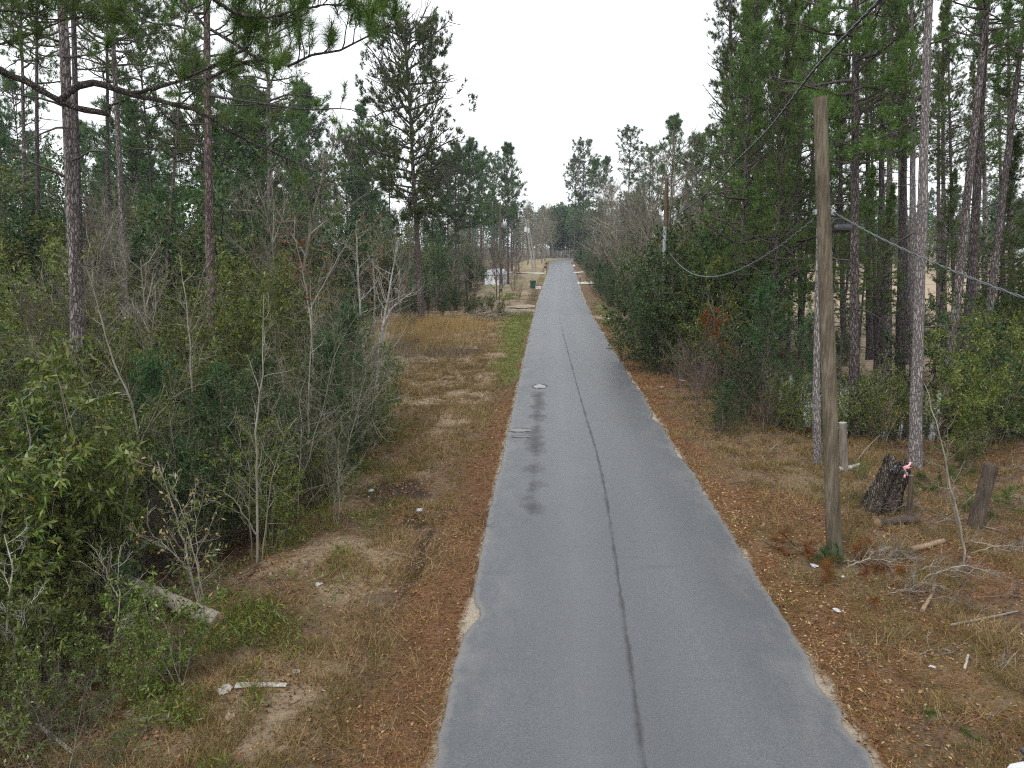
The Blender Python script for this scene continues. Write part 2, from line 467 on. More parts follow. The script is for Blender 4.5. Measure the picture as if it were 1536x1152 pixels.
def dead_limbs(seed, pts, z0, z1, n, L, mat=None, single=False):
    """thin bare dead limbs and stubs sticking out of a trunk: one mesh each, or all in one"""
    r = np.random.default_rng(seed)
    z = r.uniform(z0, z1, n); az = r.uniform(0, 2 * PI, n); el = np.radians(r.uniform(-15, 35, n))
    x = np.interp(z, pts[:, 2], pts[:, 0]); y = np.interp(z, pts[:, 2], pts[:, 1])
    ln = L * r.uniform(0.15, 1, n) ** 1.5
    di = np.stack([np.cos(az) * np.cos(el), np.sin(az) * np.cos(el), np.sin(el)], 1)
    b = grow(np.stack([x, y, z], 1), di, ln, 5, 0.16, -0.03, r)
    s2 = spawn(b, ln, 0.01 + 0.008 * ln, 3, 0.3, 1, 45, 0.4, r)
    b2 = grow(s2[0], s2[1], s2[2], 3, 0.2, 0, r)
    out = []
    for k in (range(n) if single else [slice(None)]):
        mb = MB(); q = [k] if single else k
        mb.tubes(b[q], (0.012 + 0.012 * ln)[q], 0.005, 4)
        g = np.arange(3 * k, 3 * k + 3) if single else slice(None)
        mb.tubes(b2[g], s2[3][g], s2[3][g] * 0.4, 3)
        out.append(mb.mesh('dead_limb', mat or M_branch))
    return out

def shrub(seed, h, spread, stems, l2, l3, leaf=None, leafn=4, LL=0.07, LW=0.022, mat_w=None, mat_l=None, up=0.10, wander=0.14, r0=0.018, droop=0.0, l1_t0=0.15, hue_tip=False):
    """many-stemmed shrub: stems, side twigs, finer twigs, leaves on the outer twigs"""
    r = np.random.default_rng(seed)
    az = r.uniform(0, 2 * PI, stems); el = np.radians(r.uniform(48, 88, stems))
    st = np.stack([r.normal(size=stems) * 0.12 * spread, r.normal(size=stems) * 0.12 * spread, np.full(stems, -0.05)], 1)
    di = np.stack([np.cos(az) * np.cos(el) * spread, np.sin(az) * np.cos(el) * spread, np.sin(el)], 1)
    ln = h * r.uniform(0.6, 1.1, stems)
    w = MB()
    b1 = grow(st, di, ln, 9, wander * 0.8, up, r); ra = r0 * (0.6 + 0.6 * r.random(stems))
    w.tubes(b1, ra, ra * 0.22, 4)
    s2 = spawn(b1, ln, ra, l2, l1_t0, 1.0, 48, 0.42, r)
    b2 = grow(s2[0], s2[1], s2[2], 5, wander * 1.4, up * 0.7, r)
    w.tubes(b2, np.maximum(s2[3], 0.0035), 0.002, 3)
    s3 = spawn(b2, s2[2], s2[3], l3, 0.15, 1.0, 46, 0.5, r)
    b3 = grow(s3[0], s3[1], np.maximum(s3[2], 0.12), 3, wander * 1.5, up * 0.5, r)
    w.tubes(b3, np.maximum(s3[3], 0.0026), 0.0016, 3)
    wm = w.mesh('stems', mat_w or M_twig)
    if not leafn: return wm, None
    f = MB()
    n3 = len(b3)
    p, d = along(b3, r.uniform(0.1, 1.0, (n3, leafn)))
    p = p.reshape(-1, 3); d = d.reshape(-1, 3)
    p2, d2 = along(b2, r.uniform(0.5, 1.0, (len(b2), leafn)))
    p = np.concatenate([p, p2.reshape(-1, 3)]); d = np.concatenate([d, d2.reshape(-1, 3)])
    n = len(p)
    dd = nrm(d) * 0.7 + nrm(r.normal(size=(n, 3))) * 0.8 + np.array([0, 0, -droop])
    f.leaves(p + r.normal(size=(n, 3)) * 0.02, dd, LL * r.uniform(0.6, 1.3, n), LW * r.uniform(0.7, 1.3, n), up=(0, 0, 1.2), r=r)
    return wm, f.mesh('foliage', mat_l or M_leaf)

def bare_tree(seed, h, r0, mat, l2=12, l3=6, l4=4, clear=0.3, spread=50, leaves=0, lm=None, fork=1):
    r = np.random.default_rng(seed)
    w = MB()
    st = np.zeros((fork, 3)); st[:, 2] = -0.2
    di = np.stack([r.normal(size=fork) * 0.15 * (fork > 1), r.normal(size=fork) * 0.15 * (fork > 1), np.ones(fork)], 1)
    b1 = grow(st, di, np.full(fork, h) * r.uniform(0.85, 1, fork), 12, 0.06, 0.06, r)
    w.tubes(b1, r0, r0 * 0.12, 7)
    s2 = spawn(b1, np.full(fork, h), np.full(fork, r0), l2, clear, 1.0, spread, 0.5, r, taper=0.65)
    b2 = grow(s2[0], s2[1], s2[2], 7, 0.13, 0.09, r); w.tubes(b2, s2[3], s2[3] * 0.2, 4)
    s3 = spawn(b2, s2[2], s2[3], l3, 0.2, 1.0, 42, 0.5, r)
    b3 = grow(s3[0], s3[1], s3[2], 4, 0.18, 0.08, r); w.tubes(b3, np.maximum(s3[3], 0.006), 0.004, 3)
    s4 = spawn(b3, s3[2], s3[3], l4, 0.15, 1.0, 40, 0.6, r)
    b4 = grow(s4[0], s4[1], np.maximum(s4[2], 0.25), 3, 0.2, 0.08, r); w.tubes(b4, np.maximum(s4[3], 0.0045), 0.003, 3)
    wm = w.mesh('branches', mat)
    if not leaves: return wm, None
    f = MB()
    p, d = along(b4, r.uniform(0.2, 1, (len(b4), leaves))); p = p.reshape(-1, 3)
    keep = fbm(p[:, 0] * 1.3 + p[:, 2], p[:, 1] * 1.3 + 5, 2) > 0.5
    p = p[keep]; n = len(p)
    f.leaves(p, r.normal(size=(n, 3)) + np.array([0, 0, -0.5]), 0.09 * r.uniform(0.7, 1.3, n), 0.05, r=r)
    return wm, f.mesh('foliage', lm)

def blob_tree(seed, h, rad, r0, nleaf, mat_l, mat_w, LL=0.16, LW=0.08, clumps=26, z0=0.25):
    """bushy evergreen tree: limbs reaching leaf clumps spread through an uneven crown"""
    r = np.random.default_rng(seed)
    w = MB(); f = MB()
    b1 = grow(np.array([[0, 0, -0.2]]), np.array([[0, 0, 1.0]]), np.array([h * 0.9]), 8, 0.06, 0.05, r); w.tubes(b1, r0, r0 * 0.2, 6)
    c = nrm(r.normal(size=(clumps, 3))) * (r.random(clumps) ** 0.45)[:, None]
    c = c * np.array([rad, rad, h * (1 - z0) / 2]) + np.array([0, 0, h * (z0 + (1 - z0) / 2)])
    t = np.clip(c[:, 2] / h - 0.25, 0.1, 0.9)
    p0, _ = along(b1, t[None]); p0 = p0[0]
    k = np.linspace(0, 1, 5)[None, :, None]
    br = p0[:, None] * (1 - k) + c[:, None] * k + r.normal(size=(clumps, 5, 3)) * 0.12 * (k * (1 - k) * 4)
    w.tubes(br, r0 * 0.3, r0 * 0.08, 4)
    per = nleaf // clumps
    cs = r.uniform(0.35, 0.75, clumps)[:, None, None] * rad * 0.55
    q = nrm(r.normal(size=(clumps, per, 3))) * (r.random((clumps, per, 1)) ** 0.4) * cs
    q[..., 2] *= 0.65
    p = (c[:, None] + q).reshape(-1, 3)
    d = nrm(q).reshape(-1, 3) + r.normal(size=p.shape) * 0.8
    n = len(p)
    f.leaves(p, d, LL * r.uniform(0.6, 1.3, n), LW * r.uniform(0.6, 1.3, n), up=(0, 0, 1.0), r=r)
    return w.mesh('limbs', mat_w), f.mesh('foliage', mat_l)
# ------------------------------------------------------------------ ground
def front_left(Y):
    return np.interp(Y, [0, 8, 12, 16, 20, 24, 28, 33, 45, 60, 64], [-4.6, -4.7, -4.9, -4.7, -5.2, -5.6, -6.8, -9.0, -13, -17, -17])
def cover(X, Y):
    """how much of each kind of ground cover grows or lies at a place"""
    X = np.asarray(X, float); Y = np.asarray(Y, float)
    dl = road_c(Y) - ROAD_W / 2 - X          # metres left of the road
    dr = X - road_c(Y) - ROAD_W / 2
    n1 = fbm(X * 0.9 + 3, Y * 0.5, 4); n2 = fbm(X * 0.35 + 31, Y * 0.35 + 7, 4); n3 = fbm(X * 2.3, Y * 1.4 + 50, 3)
    L = dl > 0
    wid = 1.0 + 1.3 * sstep(31, 62, Y)
    green = np.where(L, sstep(-0.1, 0.35, dl + (n1 - 0.5)) * (1 - sstep(wid * 0.7, wid * 1.5, dl + (n1 - 0.5) * 1.8)) * sstep(29, 35, Y + (n2 - .5) * 8) * (1 - sstep(64, 75, Y)), 0)
    green = np.maximum(green, np.where(L, 0.35 * sstep(0.5, 0.72, n1) * (Y < 28), 0.30 * sstep(0.52, 0.7, n1) * (dr < 9)))
    green = np.maximum(green, np.where(~L, 0.6 * sstep(0.3, 0.8, dr) * (1 - sstep(1.6, 3.0, dr)) * sstep(34, 44, Y) * (1 - sstep(75, 90, Y)) * sstep(0.35, 0.6, n1), 0))
    green = np.maximum(green, np.where(L, 0.55 * sstep(72, 82, Y) * sstep(0.35, 0.6, n2), 0))
    tan = np.where(L, 1.15 * sstep(23, 30, Y + (n2 - 0.5) * 7) * sstep(0.4, 1.8, dl) * (1 - sstep(62, 74, Y) * 0.5), 0.0)
    tan = np.maximum(tan, np.where(L & (Y < 27), 0.55 * sstep(0.40, 0.62, n2) * sstep(0.9, 2.0, dl), 0))
    tan = np.maximum(tan, np.where(~L, sstep(13, 18, X) * sstep(38, 46, Y + X * 0.2), 0))
    tan = np.maximum(tan, np.where(~L, 0.35 * sstep(0.42, 0.65, n1) * sstep(0.8, 1.6, dr) * (Y < 100), 0))
    rust = np.where(L, 0.8 * (1 - sstep(0.3, 1.4, dl + (n1 - 0.5) * 2.2)) * (1 - sstep(27, 36, Y)) + 0.7 * sstep(0.52, 0.68, n1) * (Y < 26), 0)
    rust = np.where(~L, 0.9 * (1 - sstep(0.3, 1.2, dr + (n1 - 0.5) * 1.4)) * (1 - sstep(45, 60, Y)) + 0.7 * sstep(0.52, 0.66, n2), rust)
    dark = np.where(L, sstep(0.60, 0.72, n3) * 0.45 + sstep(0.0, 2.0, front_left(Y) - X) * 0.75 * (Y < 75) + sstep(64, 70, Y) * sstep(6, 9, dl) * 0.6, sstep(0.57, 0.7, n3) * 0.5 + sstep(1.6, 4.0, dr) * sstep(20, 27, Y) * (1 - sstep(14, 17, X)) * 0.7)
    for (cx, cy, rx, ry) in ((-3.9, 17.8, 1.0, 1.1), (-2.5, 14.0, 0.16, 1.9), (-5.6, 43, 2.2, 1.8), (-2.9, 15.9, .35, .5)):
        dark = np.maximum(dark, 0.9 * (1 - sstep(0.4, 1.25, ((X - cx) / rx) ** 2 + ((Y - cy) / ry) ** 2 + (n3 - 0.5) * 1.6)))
    sand = np.where(L, (1 - sstep(0.0, 0.16, dl + (n3 - 0.5) * 0.25)) * 0.8, (1 - sstep(0.0, 0.14, dr + (n3 - 0.5) * 0.25)))
    sand = np.maximum(sand, np.where(L, (1 - sstep(0.6, 1.3, ((X + 3.0) / 1.9) ** 2 + ((Y - 72) / 3.2) ** 2 + (n1 - .5))), (1 - sstep(0.6, 1.3, ((X - 5.6) / 1.6) ** 2 + ((Y - 66) / 2.6) ** 2 + (n1 - .5))) * 0.8))
    sand = np.maximum(sand, 0.6 * (1 - sstep(0.5, 1.2, ((X + 5.2) / 0.5) ** 2 + ((Y - 9.0) / 0.5) ** 2)))
    return green, tan, np.clip(rust, 0, 1), dark, sand

xs = np.concatenate([-np.geomspace(1500, 26, 26), np.arange(-24, -9, 0.5), np.arange(-9, 10, 0.13), np.arange(10, 26, 0.5), np.geomspace(27, 1500, 26)])
ys = np.concatenate([-np.geomspace(300, 8, 8), np.arange(-6, 5, 1.0), np.arange(5, 30, 0.16), np.arange(30, 75, 0.5), np.arange(75, 300, 3), np.geomspace(303, 2500, 20)])
gx, gy = np.meshgrid(xs, ys)
gzv = tz(gx, gy) + (fbm(gx * 5, gy * 5, 3) - 0.5) * 0.06 * (np.abs(gx - road_c(gy)) > ROAD_W / 2 + 0.05)
nx, ny = len(xs), len(ys)
k = (np.arange(ny - 1) * nx)[:, None]; j = np.arange(nx - 1)[None]
mb = MB(); mb.add(np.stack([gx, gy, gzv], -1).reshape(-1, 3), np.stack([k + j, k + j + 1, k + nx + j + 1, k + nx + j], -1).reshape(-1, 4))

m, nt, b, out = new_mat('ground_cover')
at = nt.nodes.new('ShaderNodeAttribute'); at.attribute_name = 'cover'
sp = nt.nodes.new('ShaderNodeSeparateColor'); nt.links.new(at.outputs['Color'], sp.inputs[0])
at2 = nt.nodes.new('ShaderNodeAttribute'); at2.attribute_name = 'soil'
sp2 = nt.nodes.new('ShaderNodeSeparateColor'); nt.links.new(at2.outputs['Color'], sp2.inputs[0])
nf = noise(nt, 9, 8, 0.75); nf2 = noise(nt, 26, 6, 0.8); nf3 = noise(nt, 60, 4, 0.8, stretch=(1, 0.35, 1))
mixn = math_n(nt, 'ADD', math_n(nt, 'MULTIPLY', nf, 0.5), math_n(nt, 'MULTIPLY', nf2, 0.5))
def edge_fac(w, amt=1.2):
    return math_n(nt, 'SUBTRACT', math_n(nt, 'MULTIPLY', w, 1 + amt), math_n(nt, 'MULTIPLY', nf2, amt), clamp=True)
litter = ramp(nt, mixn, [(0.30, (0.050, 0.034, 0.022)), (0.47, (0.120, 0.080, 0.050)), (0.58, (0.19, 0.135, 0.088)), (0.72, (0.31, 0.25, 0.18))])
rustc = ramp(nt, nf3, [(0.3, (0.062, 0.032, 0.019)), (0.5, (0.150, 0.080, 0.046)), (0.7, (0.27, 0.165, 0.10))])
tanc = ramp(nt, mixn, [(0.3, (0.17, 0.125, 0.084)), (0.5, (0.325, 0.255, 0.178)), (0.7, (0.46, 0.38, 0.275))])
greenc = ramp(nt, mixn, [(0.3, (0.085, 0.090, 0.032)), (0.5, (0.165, 0.180, 0.065)), (0.72, (0.26, 0.25, 0.12))])
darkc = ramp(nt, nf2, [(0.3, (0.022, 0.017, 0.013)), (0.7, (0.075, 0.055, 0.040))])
sandc = ramp(nt, nf2, [(0.3, (0.24, 0.20, 0.155)), (0.7, (0.46, 0.40, 0.32))])
c = mixc(nt, edge_fac(sp.outputs[2]), litter, rustc)
c = mixc(nt, edge_fac(sp.outputs[1]), c, tanc)
c = mixc(nt, edge_fac(sp.outputs[0]), c, greenc)
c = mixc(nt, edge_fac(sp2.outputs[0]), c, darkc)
c = mixc(nt, edge_fac(sp2.outputs[1]), c, sandc)
nt.links.new(c, b.inputs['Base Color']); b.inputs['Roughness'].default_value = 0.95; b.inputs['Specular IOR Level'].default_value = 0.1
bump(nt, b, mixn, 1.0, 0.06)
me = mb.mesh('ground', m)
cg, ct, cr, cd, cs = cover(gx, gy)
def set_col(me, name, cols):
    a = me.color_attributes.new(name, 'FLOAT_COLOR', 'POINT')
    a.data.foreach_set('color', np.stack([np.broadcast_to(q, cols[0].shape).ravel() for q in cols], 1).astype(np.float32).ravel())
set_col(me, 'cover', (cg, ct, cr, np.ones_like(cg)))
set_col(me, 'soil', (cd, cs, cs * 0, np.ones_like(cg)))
struct(link('ground', me))

# ------------------------------------------------------------------ road
ry = np.concatenate([np.arange(-40, 4, 1.0), np.arange(4, 45, 0.12), np.arange(45, 90, 0.4), np.arange(90, 330, 1.5)])
ins = np.array([0, 0.03, 0.08, 0.16, 0.3, 0.55, 0.9, 1.4, 2.0])
def ragged(y, s):
    a = (fbm(y * 0.55 + s * 71, y * 0 + s, 3) - 0.5) * (0.20 if s > 0 else 0.07)
    return a + (fbm(y * 4.6 + s * 7, y * 0 + 3 + s, 3) - 0.5) * (0.15 if s > 0 else 0.08)
eL = -ROAD_W / 2 + ragged(ry, 0.0); eR = ROAD_W / 2 + ragged(ry, 1.0)
eL = eL + 0.22 * np.exp(-((ry - 11.6) / 0.5) ** 2)
eR = eR - 0.25 * np.exp(-((ry - 26.3) / 0.5) ** 2)
lat = np.concatenate([eL[:, None] + ins, ((eL + eR) / 2)[:, None], (eR[:, None] - ins)[:, ::-1]], 1)
ed = np.broadcast_to(np.concatenate([ins, [2.6], ins[::-1]]), lat.shape)
rz = np.broadcast_to(road_z(ry)[:, None], lat.shape) + 0.02 * (1 - ((lat) / 2.6) ** 2) - np.where(ed < 0.02, 0.012, 0)
rx = lat + road_c(ry)[:, None]
rz = np.concatenate([rz[:, :1] - 0.09, rz, rz[:, -1:] - 0.09], 1)
rx = np.concatenate([rx[:, :1] - 0.02, rx, rx[:, -1:] + 0.02], 1)
ed = np.concatenate([ed[:, :1] * 0, ed, ed[:, :1] * 0], 1)
ryy = np.broadcast_to(ry[:, None], rx.shape)
mb = MB(); nxr = rx.shape[1]
k = (np.arange(len(ry) - 1) * nxr)[:, None]; j = np.arange(nxr - 1)[None]
mb.add(np.stack([rx, ryy, rz], -1).reshape(-1, 3), np.stack([k + j, k + j + 1, k + nxr + j + 1, k + nxr + j], -1).reshape(-1, 4))
m, nt, b, out = new_mat('worn_asphalt')
tc = nt.nodes.new('ShaderNodeTexCoord'); sx = nt.nodes.new('ShaderNodeSeparateXYZ'); nt.links.new(tc.outputs['Object'], sx.inputs[0])
X, Y = sx.outputs[0], sx.outputs[1]
at = nt.nodes.new('ShaderNodeAttribute'); at.attribute_name = 'edge'
sp = nt.nodes.new('ShaderNodeSeparateColor'); nt.links.new(at.outputs['Color'], sp.inputs[0])
edge, latv = sp.outputs[0], sp.outputs[1]
fine = noise(nt, 95, 3, 0.9); mid = noise(nt, 7, 6, 0.7); big = noise(nt, 0.55, 4, 0.6, stretch=(1, 0.22, 1)); gran = noise(nt, 45, 5, 0.8)
base = ramp(nt, math_n(nt, 'ADD', math_n(nt, 'MULTIPLY', fine, 0.55), math_n(nt, 'MULTIPLY', gran, 0.45)), [(0.33, (0.026, 0.028, 0.032)), (0.5, (0.080, 0.085, 0.094)), (0.68, (0.21, 0.217, 0.23))])
base = mixc(nt, math_n(nt, 'MULTIPLY', math_n(nt, 'SUBTRACT', big, 0.40, clamp=True), 2.6, clamp=True), base, (0.070, 0.073, 0.081))
base = mixc(nt, math_n(nt, 'MULTIPLY', math_n(nt, 'SUBTRACT', mid, 0.55, clamp=True), 0.9, clamp=True), base, (0.135, 0.135, 0.138))
# polished wheel tracks, a touch paler
def band(x, c, w):
    d = math_n(nt, 'ABSOLUTE', math_n(nt, 'SUBTRACT', x, c))
    return math_n(nt, 'SUBTRACT', 1.0, math_n(nt, 'DIVIDE', d, w), clamp=True)
trk = math_n(nt, 'ADD', band(latv, 0.35, 0.14), band(latv, 0.70, 0.16))
base = mixc(nt, math_n(nt, 'MULTIPLY', trk, math_n(nt, 'MULTIPLY', mid, 0.42)), base, (0.15, 0.152, 0.158))
dn_ = noise(nt, 1.1, 5, .7, stretch=(1, .5, 1))
dust = math_n(nt, 'MULTIPLY', math_n(nt, 'MULTIPLY', math_n(nt, 'SUBTRACT', dn_, .46, clamp=True), 4.5, clamp=True), math_n(nt, 'SUBTRACT', 1.0, math_n(nt, 'DIVIDE', edge, 1.0), clamp=True))
base = mixc(nt, math_n(nt, 'MULTIPLY', dust, .6), base, (0.185, 0.182, 0.178))
ln_ = noise(nt, 1.0, 3, .6, stretch=(.35, 3.2, 1))
base = mixc(nt, math_n(nt, 'MULTIPLY', math_n(nt, 'SUBTRACT', ln_, .60, clamp=True), 3.2, clamp=True), base, (0.060, 0.061, 0.066))
# open seam near the middle
sn = noise(nt, 0.35, 2, 0.5, stretch=(0.01, 1, 1)); sn2 = noise(nt, 2.6, 4, 0.7); sn3 = noise(nt, 0.9, 3, 0.6, stretch=(0.2, 1, 1))
cr_ = nt.nodes.new('ShaderNodeValToRGB'); cr_.color_ramp.interpolation = 'B_SPLINE'
el_ = cr_.color_ramp.elements
while len(el_) < 9: el_.new(.5)
for e_, (yy_, xx_) in zip(el_, ((8, 1.15), (10.9, 1.28), (13.5, 1.33), (17, 1.45), (21, 1.49), (25.5, 1.40), (33, 1.29), (43, 1.18), (56, 1.0))):
    e_.position = yy_ / 60; e_.color = (xx_ / 2, xx_ / 2, xx_ / 2, 1)
nt.links.new(math_n(nt, 'DIVIDE', Y, 60.0, clamp=True), cr_.inputs[0])
cx = math_n(nt, 'ADD', math_n(nt, 'MULTIPLY', cr_.outputs[0], 2.0), math_n(nt, 'ADD', math_n(nt, 'MULTIPLY_ADD', sn2, 0.10, -0.05), math_n(nt, 'MULTIPLY_ADD', gran, 0.07, -0.035)))
ds = math_n(nt, 'ABSOLUTE', math_n(nt, 'SUBTRACT', X, cx))
sw = math_n(nt, 'MULTIPLY_ADD', math_n(nt, 'SUBTRACT', sn3, 0.30, clamp=True), 0.18, 0.010)
seam = math_n(nt, 'SUBTRACT', 1.0, math_n(nt, 'DIVIDE', ds, sw), clamp=True)
seam = math_n(nt, 'MULTIPLY', seam, math_n(nt, 'MULTIPLY_ADD', gran, 3.0, -0.6), clamp=True)
seam = math_n(nt, 'MULTIPLY', seam, math_n(nt, 'SUBTRACT', 1.0, math_n(nt, 'DIVIDE', math_n(nt, 'SUBTRACT', Y, 45, clamp=False), 25, clamp=True)))
base = mixc(nt, math_n(nt, 'MULTIPLY', seam, math_n(nt, 'MULTIPLY_ADD', noise(nt, 0.75, 4, .7, stretch=(.3, 1, 1)), 5.5, -2.15, clamp=True), clamp=True), base, (0.034, 0.034, 0.036))
# damp blots in the near-side wheel track
bl = noise(nt, 1.25, 4, 0.62, stretch=(0.9, 0.75, 1)); blf = noise(nt, 14, 4, 0.8, stretch=(1, 0.18, 1))
win = math_n(nt, 'MULTIPLY', band(X, -0.36, 0.55), math_n(nt, 'MULTIPLY', math_n(nt, 'DIVIDE', math_n(nt, 'SUBTRACT', Y, 13), 5, clamp=True), math_n(nt, 'SUBTRACT', 1.0, math_n(nt, 'DIVIDE', math_n(nt, 'SUBTRACT', Y, 30.3), 1.5, clamp=True))))
wet = math_n(nt, 'SUBTRACT', math_n(nt, 'ADD', math_n(nt, 'MULTIPLY', win, 0.40), math_n(nt, 'MULTIPLY_ADD', bl, 1.0, math_n(nt, 'MULTIPLY', blf, 0.22))), 0.80)
wet = math_n(nt, 'MULTIPLY', math_n(nt, 'MULTIPLY', wet, 3.2, clamp=True), math_n(nt, 'MULTIPLY', win, 4.0, clamp=True))
base = mixc(nt, math_n(nt, 'MULTIPLY', wet, math_n(nt, 'MULTIPLY_ADD', blf, .7, .12)), base, (0.028, 0.027, 0.028))
damp = None
for (px_, py_, ra_, rb_) in ((-0.34, 32.3, .37, .62), (-0.92, 24.3, .46, .36), (-0.80, 23.4, .36, .16)):
    dx_ = math_n(nt, 'DIVIDE', math_n(nt, 'SUBTRACT', X, px_), ra_); dy_ = math_n(nt, 'DIVIDE', math_n(nt, 'SUBTRACT', Y, py_), rb_)
    q_ = math_n(nt, 'ADD', math_n(nt, 'ADD', math_n(nt, 'MULTIPLY', dx_, dx_), math_n(nt, 'MULTIPLY', dy_, dy_)), math_n(nt, 'MULTIPLY_ADD', mid, 2.4, -1.2))
    q_ = math_n(nt, 'MULTIPLY', math_n(nt, 'SUBTRACT', 1.0, q_, clamp=True), 3.0, clamp=True)
    damp = q_ if damp is None else math_n(nt, 'MAXIMUM', damp, q_)
base = mixc(nt, math_n(nt, 'MULTIPLY', damp, .75), base, (0.022, 0.022, 0.024))
# sandy, crumbled edges
en = noise(nt, 5, 5, 0.75)
ef = math_n(nt, 'SUBTRACT', 1.0, math_n(nt, 'DIVIDE', edge, math_n(nt, 'MULTIPLY_ADD', en, 0.42, -0.08)), clamp=True)
base = mixc(nt, math_n(nt, 'MULTIPLY', ef, 0.6), base, ramp(nt, fine, [(0.3, (0.10, 0.095, 0.088)), (0.7, (0.32, 0.30, 0.27))]))
nt.links.new(base, b.inputs['Base Color'])
nt.links.new(math_n(nt, 'MULTIPLY_ADD', math_n(nt, 'MAXIMUM', wet, math_n(nt, 'MAXIMUM', damp, seam)), 0.45, 0.45), b.inputs['Roughness']); b.inputs['Specular IOR Level'].default_value = 0.5
bump(nt, b, math_n(nt, 'SUBTRACT', gran, seam), 0.5, 0.012)
me = mb.mesh('road', m)
latn = (rx - road_c(ryy)) / ROAD_W + 0.5
set_col(me, 'edge', (ed, latn, ed * 0, np.ones_like(ed)))
struct(link('road', me))

# ------------------------------------------------------------------ water, driveways
m, nt, b, out = new_mat('still_water')
b.inputs['Base Color'].default_value = (0.03, 0.028, 0.02, 1); b.inputs['Roughness'].default_value = 0.02; b.inputs['IOR'].default_value = 1.33; b.inputs['Specular IOR Level'].default_value = 0.5
bump(nt, b, noise(nt, 2.2, 4), 0.10, 0.05)
M_water = m
def patch(name, pts, mat, kind='structure'):
    bm = bmesh.new()
    bm.faces.new([bm.verts.new(p) for p in pts])
    me = bpy.data.meshes.new(name); bm.to_mesh(me); bm.free(); me.materials.append(mat)
    o = link(name, me); o['kind'] = kind
    return o
an = np.linspace(0, 2 * PI, 60, endpoint=False)
patch('pond', [(13.5 + 8.2 * math.cos(a) * (1 + .12 * math.sin(3 * a)), 32.5 + 9 * math.sin(a) * (1 + .1 * math.cos(4 * a)), -0.66) for a in an], M_water)
def puddle(cx, cy, rx, ry, sd):
    r = np.random.default_rng(sd); ph = r.uniform(0, 6, 4)
    pts = []
    for a in an:
        q = 1 + 0.12 * math.sin(3 * a + ph[0]) + 0.08 * math.sin(5 * a + ph[1]) + .05 * math.sin(9 * a + ph[2])
        x = cx + rx * q * math.cos(a)
        u = (x - float(road_c(cy))) / 2.6
        pts.append((x, cy + ry * q * math.sin(a), 0.02 * (1 - u * u) + 0.004))
    zz = max(p[2] for p in pts)
    patch('puddle', [(p[0], p[1], zz) for p in pts], M_water)
puddle(-0.34, 32.3, 0.27, 0.42, 1)
puddle(-0.92, 24.3, 0.37, 0.22, 2); puddle(-0.80, 23.4, 0.28, 0.07, 3)
puddle(-0.98, 27.6, 0.13, 0.06, 4); puddle(0.08, 34.6, 0.2, 0.05, 6)
M_conc = plain_mat('pale_concrete', (0.52, 0.49, 0.44), (0.38, 0.35, 0.31), 2.0, 0.85)
M_dirt = plain_mat('sandy_dirt', (0.36, 0.29, 0.215), (0.24, 0.19, 0.14), 2.0, 0.95)
def drive(name, x0, x1, Y0, Y1, skew, mat, lift=0.06):
    n = 14; mb = MB(); v = []
    for i in range(n + 1):
        x = x0 + (x1 - x0) * i / n
        for q in range(4):
            y = Y0 + (Y1 - Y0) * q / 3 + skew * i / n
            v.append((x, y, max(gz(x, y), gz(x, y - .5), gz(x, y + .5)) + lift))
    f = [[i * 4 + q, (i + 1) * 4 + q, (i + 1) * 4 + q + 1, i * 4 + q + 1] for i in range(n) for q in range(3)]
    mb.add(v, f); struct(mb.obj(name, mat))
drive('driveway', 4.4, 14, 112, 117, 3, M_conc)
drive('driveway', 4.75, 12, 143, 146, 2, M_conc)
drive('driveway', -1.3, -4.2, 75, 78, -1, M_dirt)
drive('driveway', -0.6, -9, 140, 143, 3, M_conc)

# ------------------------------------------------------------------ thin damp air over the whole place
mb = MB(); mb.box((0, 1090, 14), (3300, 3100, 36))
m = bpy.data.materials.new('thin_haze'); m.use_nodes = True; m.node_tree.nodes.clear()
ho = m.node_tree.nodes.new('ShaderNodeOutputMaterial'); hv = m.node_tree.nodes.new('ShaderNodeVolumePrincipled')
hv.inputs['Color'].default_value = (0.86, 0.92, 0.98, 1); hv.inputs['Density'].default_value = 0.00032; hv.inputs['Anisotropy'].default_value = 0.2
m.node_tree.links.new(hv.outputs[0], ho.inputs['Volume'])
stuff(mb.obj('haze', m, smooth=False))
# ------------------------------------------------------------------ plant models, shared by their copies
PINE_OPEN = [pine_crown(100 + i, 9.0, 4.2, 44, 5, 24, 0.24, 0.017, 'open') for i in range(4)]
PINE_LONE = pine_crown(150, 9.0, 3.9, 62, 8, 24, 0.27, 0.028, 'lone')
PINE_DENSE = [pine_crown(200 + i, 14.0, 3.0, 84, 5, 22, 0.24, 0.017, 'dense') for i in range(4)]
PINE_FAR = [pine_crown(300 + i, 10.0, 3.6, 46, 5, 14, 0.42, 0.045, 'lone' if i % 2 else 'open', M_needle_far) for i in range(4)]
EVER = [shrub(400 + i, 4.0, 1.0, 9, 9, 7, 1, 10, 0.10, 0.032, M_twig_green, M_leaf) for i in range(4)]
EVER_DARK = [shrub(420 + i, 4.0, 1.25, 11, 9, 6, 1, 9, 0.10, 0.042, M_twig_brown, M_leaf_dark, r0=0.016, l1_t0=0.05) for i in range(3)]
BAY = [shrub(440 + i, 3.4, 0.8, 5, 9, 4, 1, 9, 0.17, 0.052, M_twig, M_leaf_big, droop=0.5) for i in range(3)]
BARE = [shrub(460 + i, 4.6, 0.95, 5, 11, 7, None, 0, mat_w=M_twig if i % 2 else M_twig_green, r0=0.013, wander=0.2) for i in range(4)]
BARE_BROWN = [shrub(480 + i, 3.2, 1.1, 12, 9, 6, None, 0, mat_w=M_twig_brown, r0=0.012, wander=0.2) for i in range(3)]
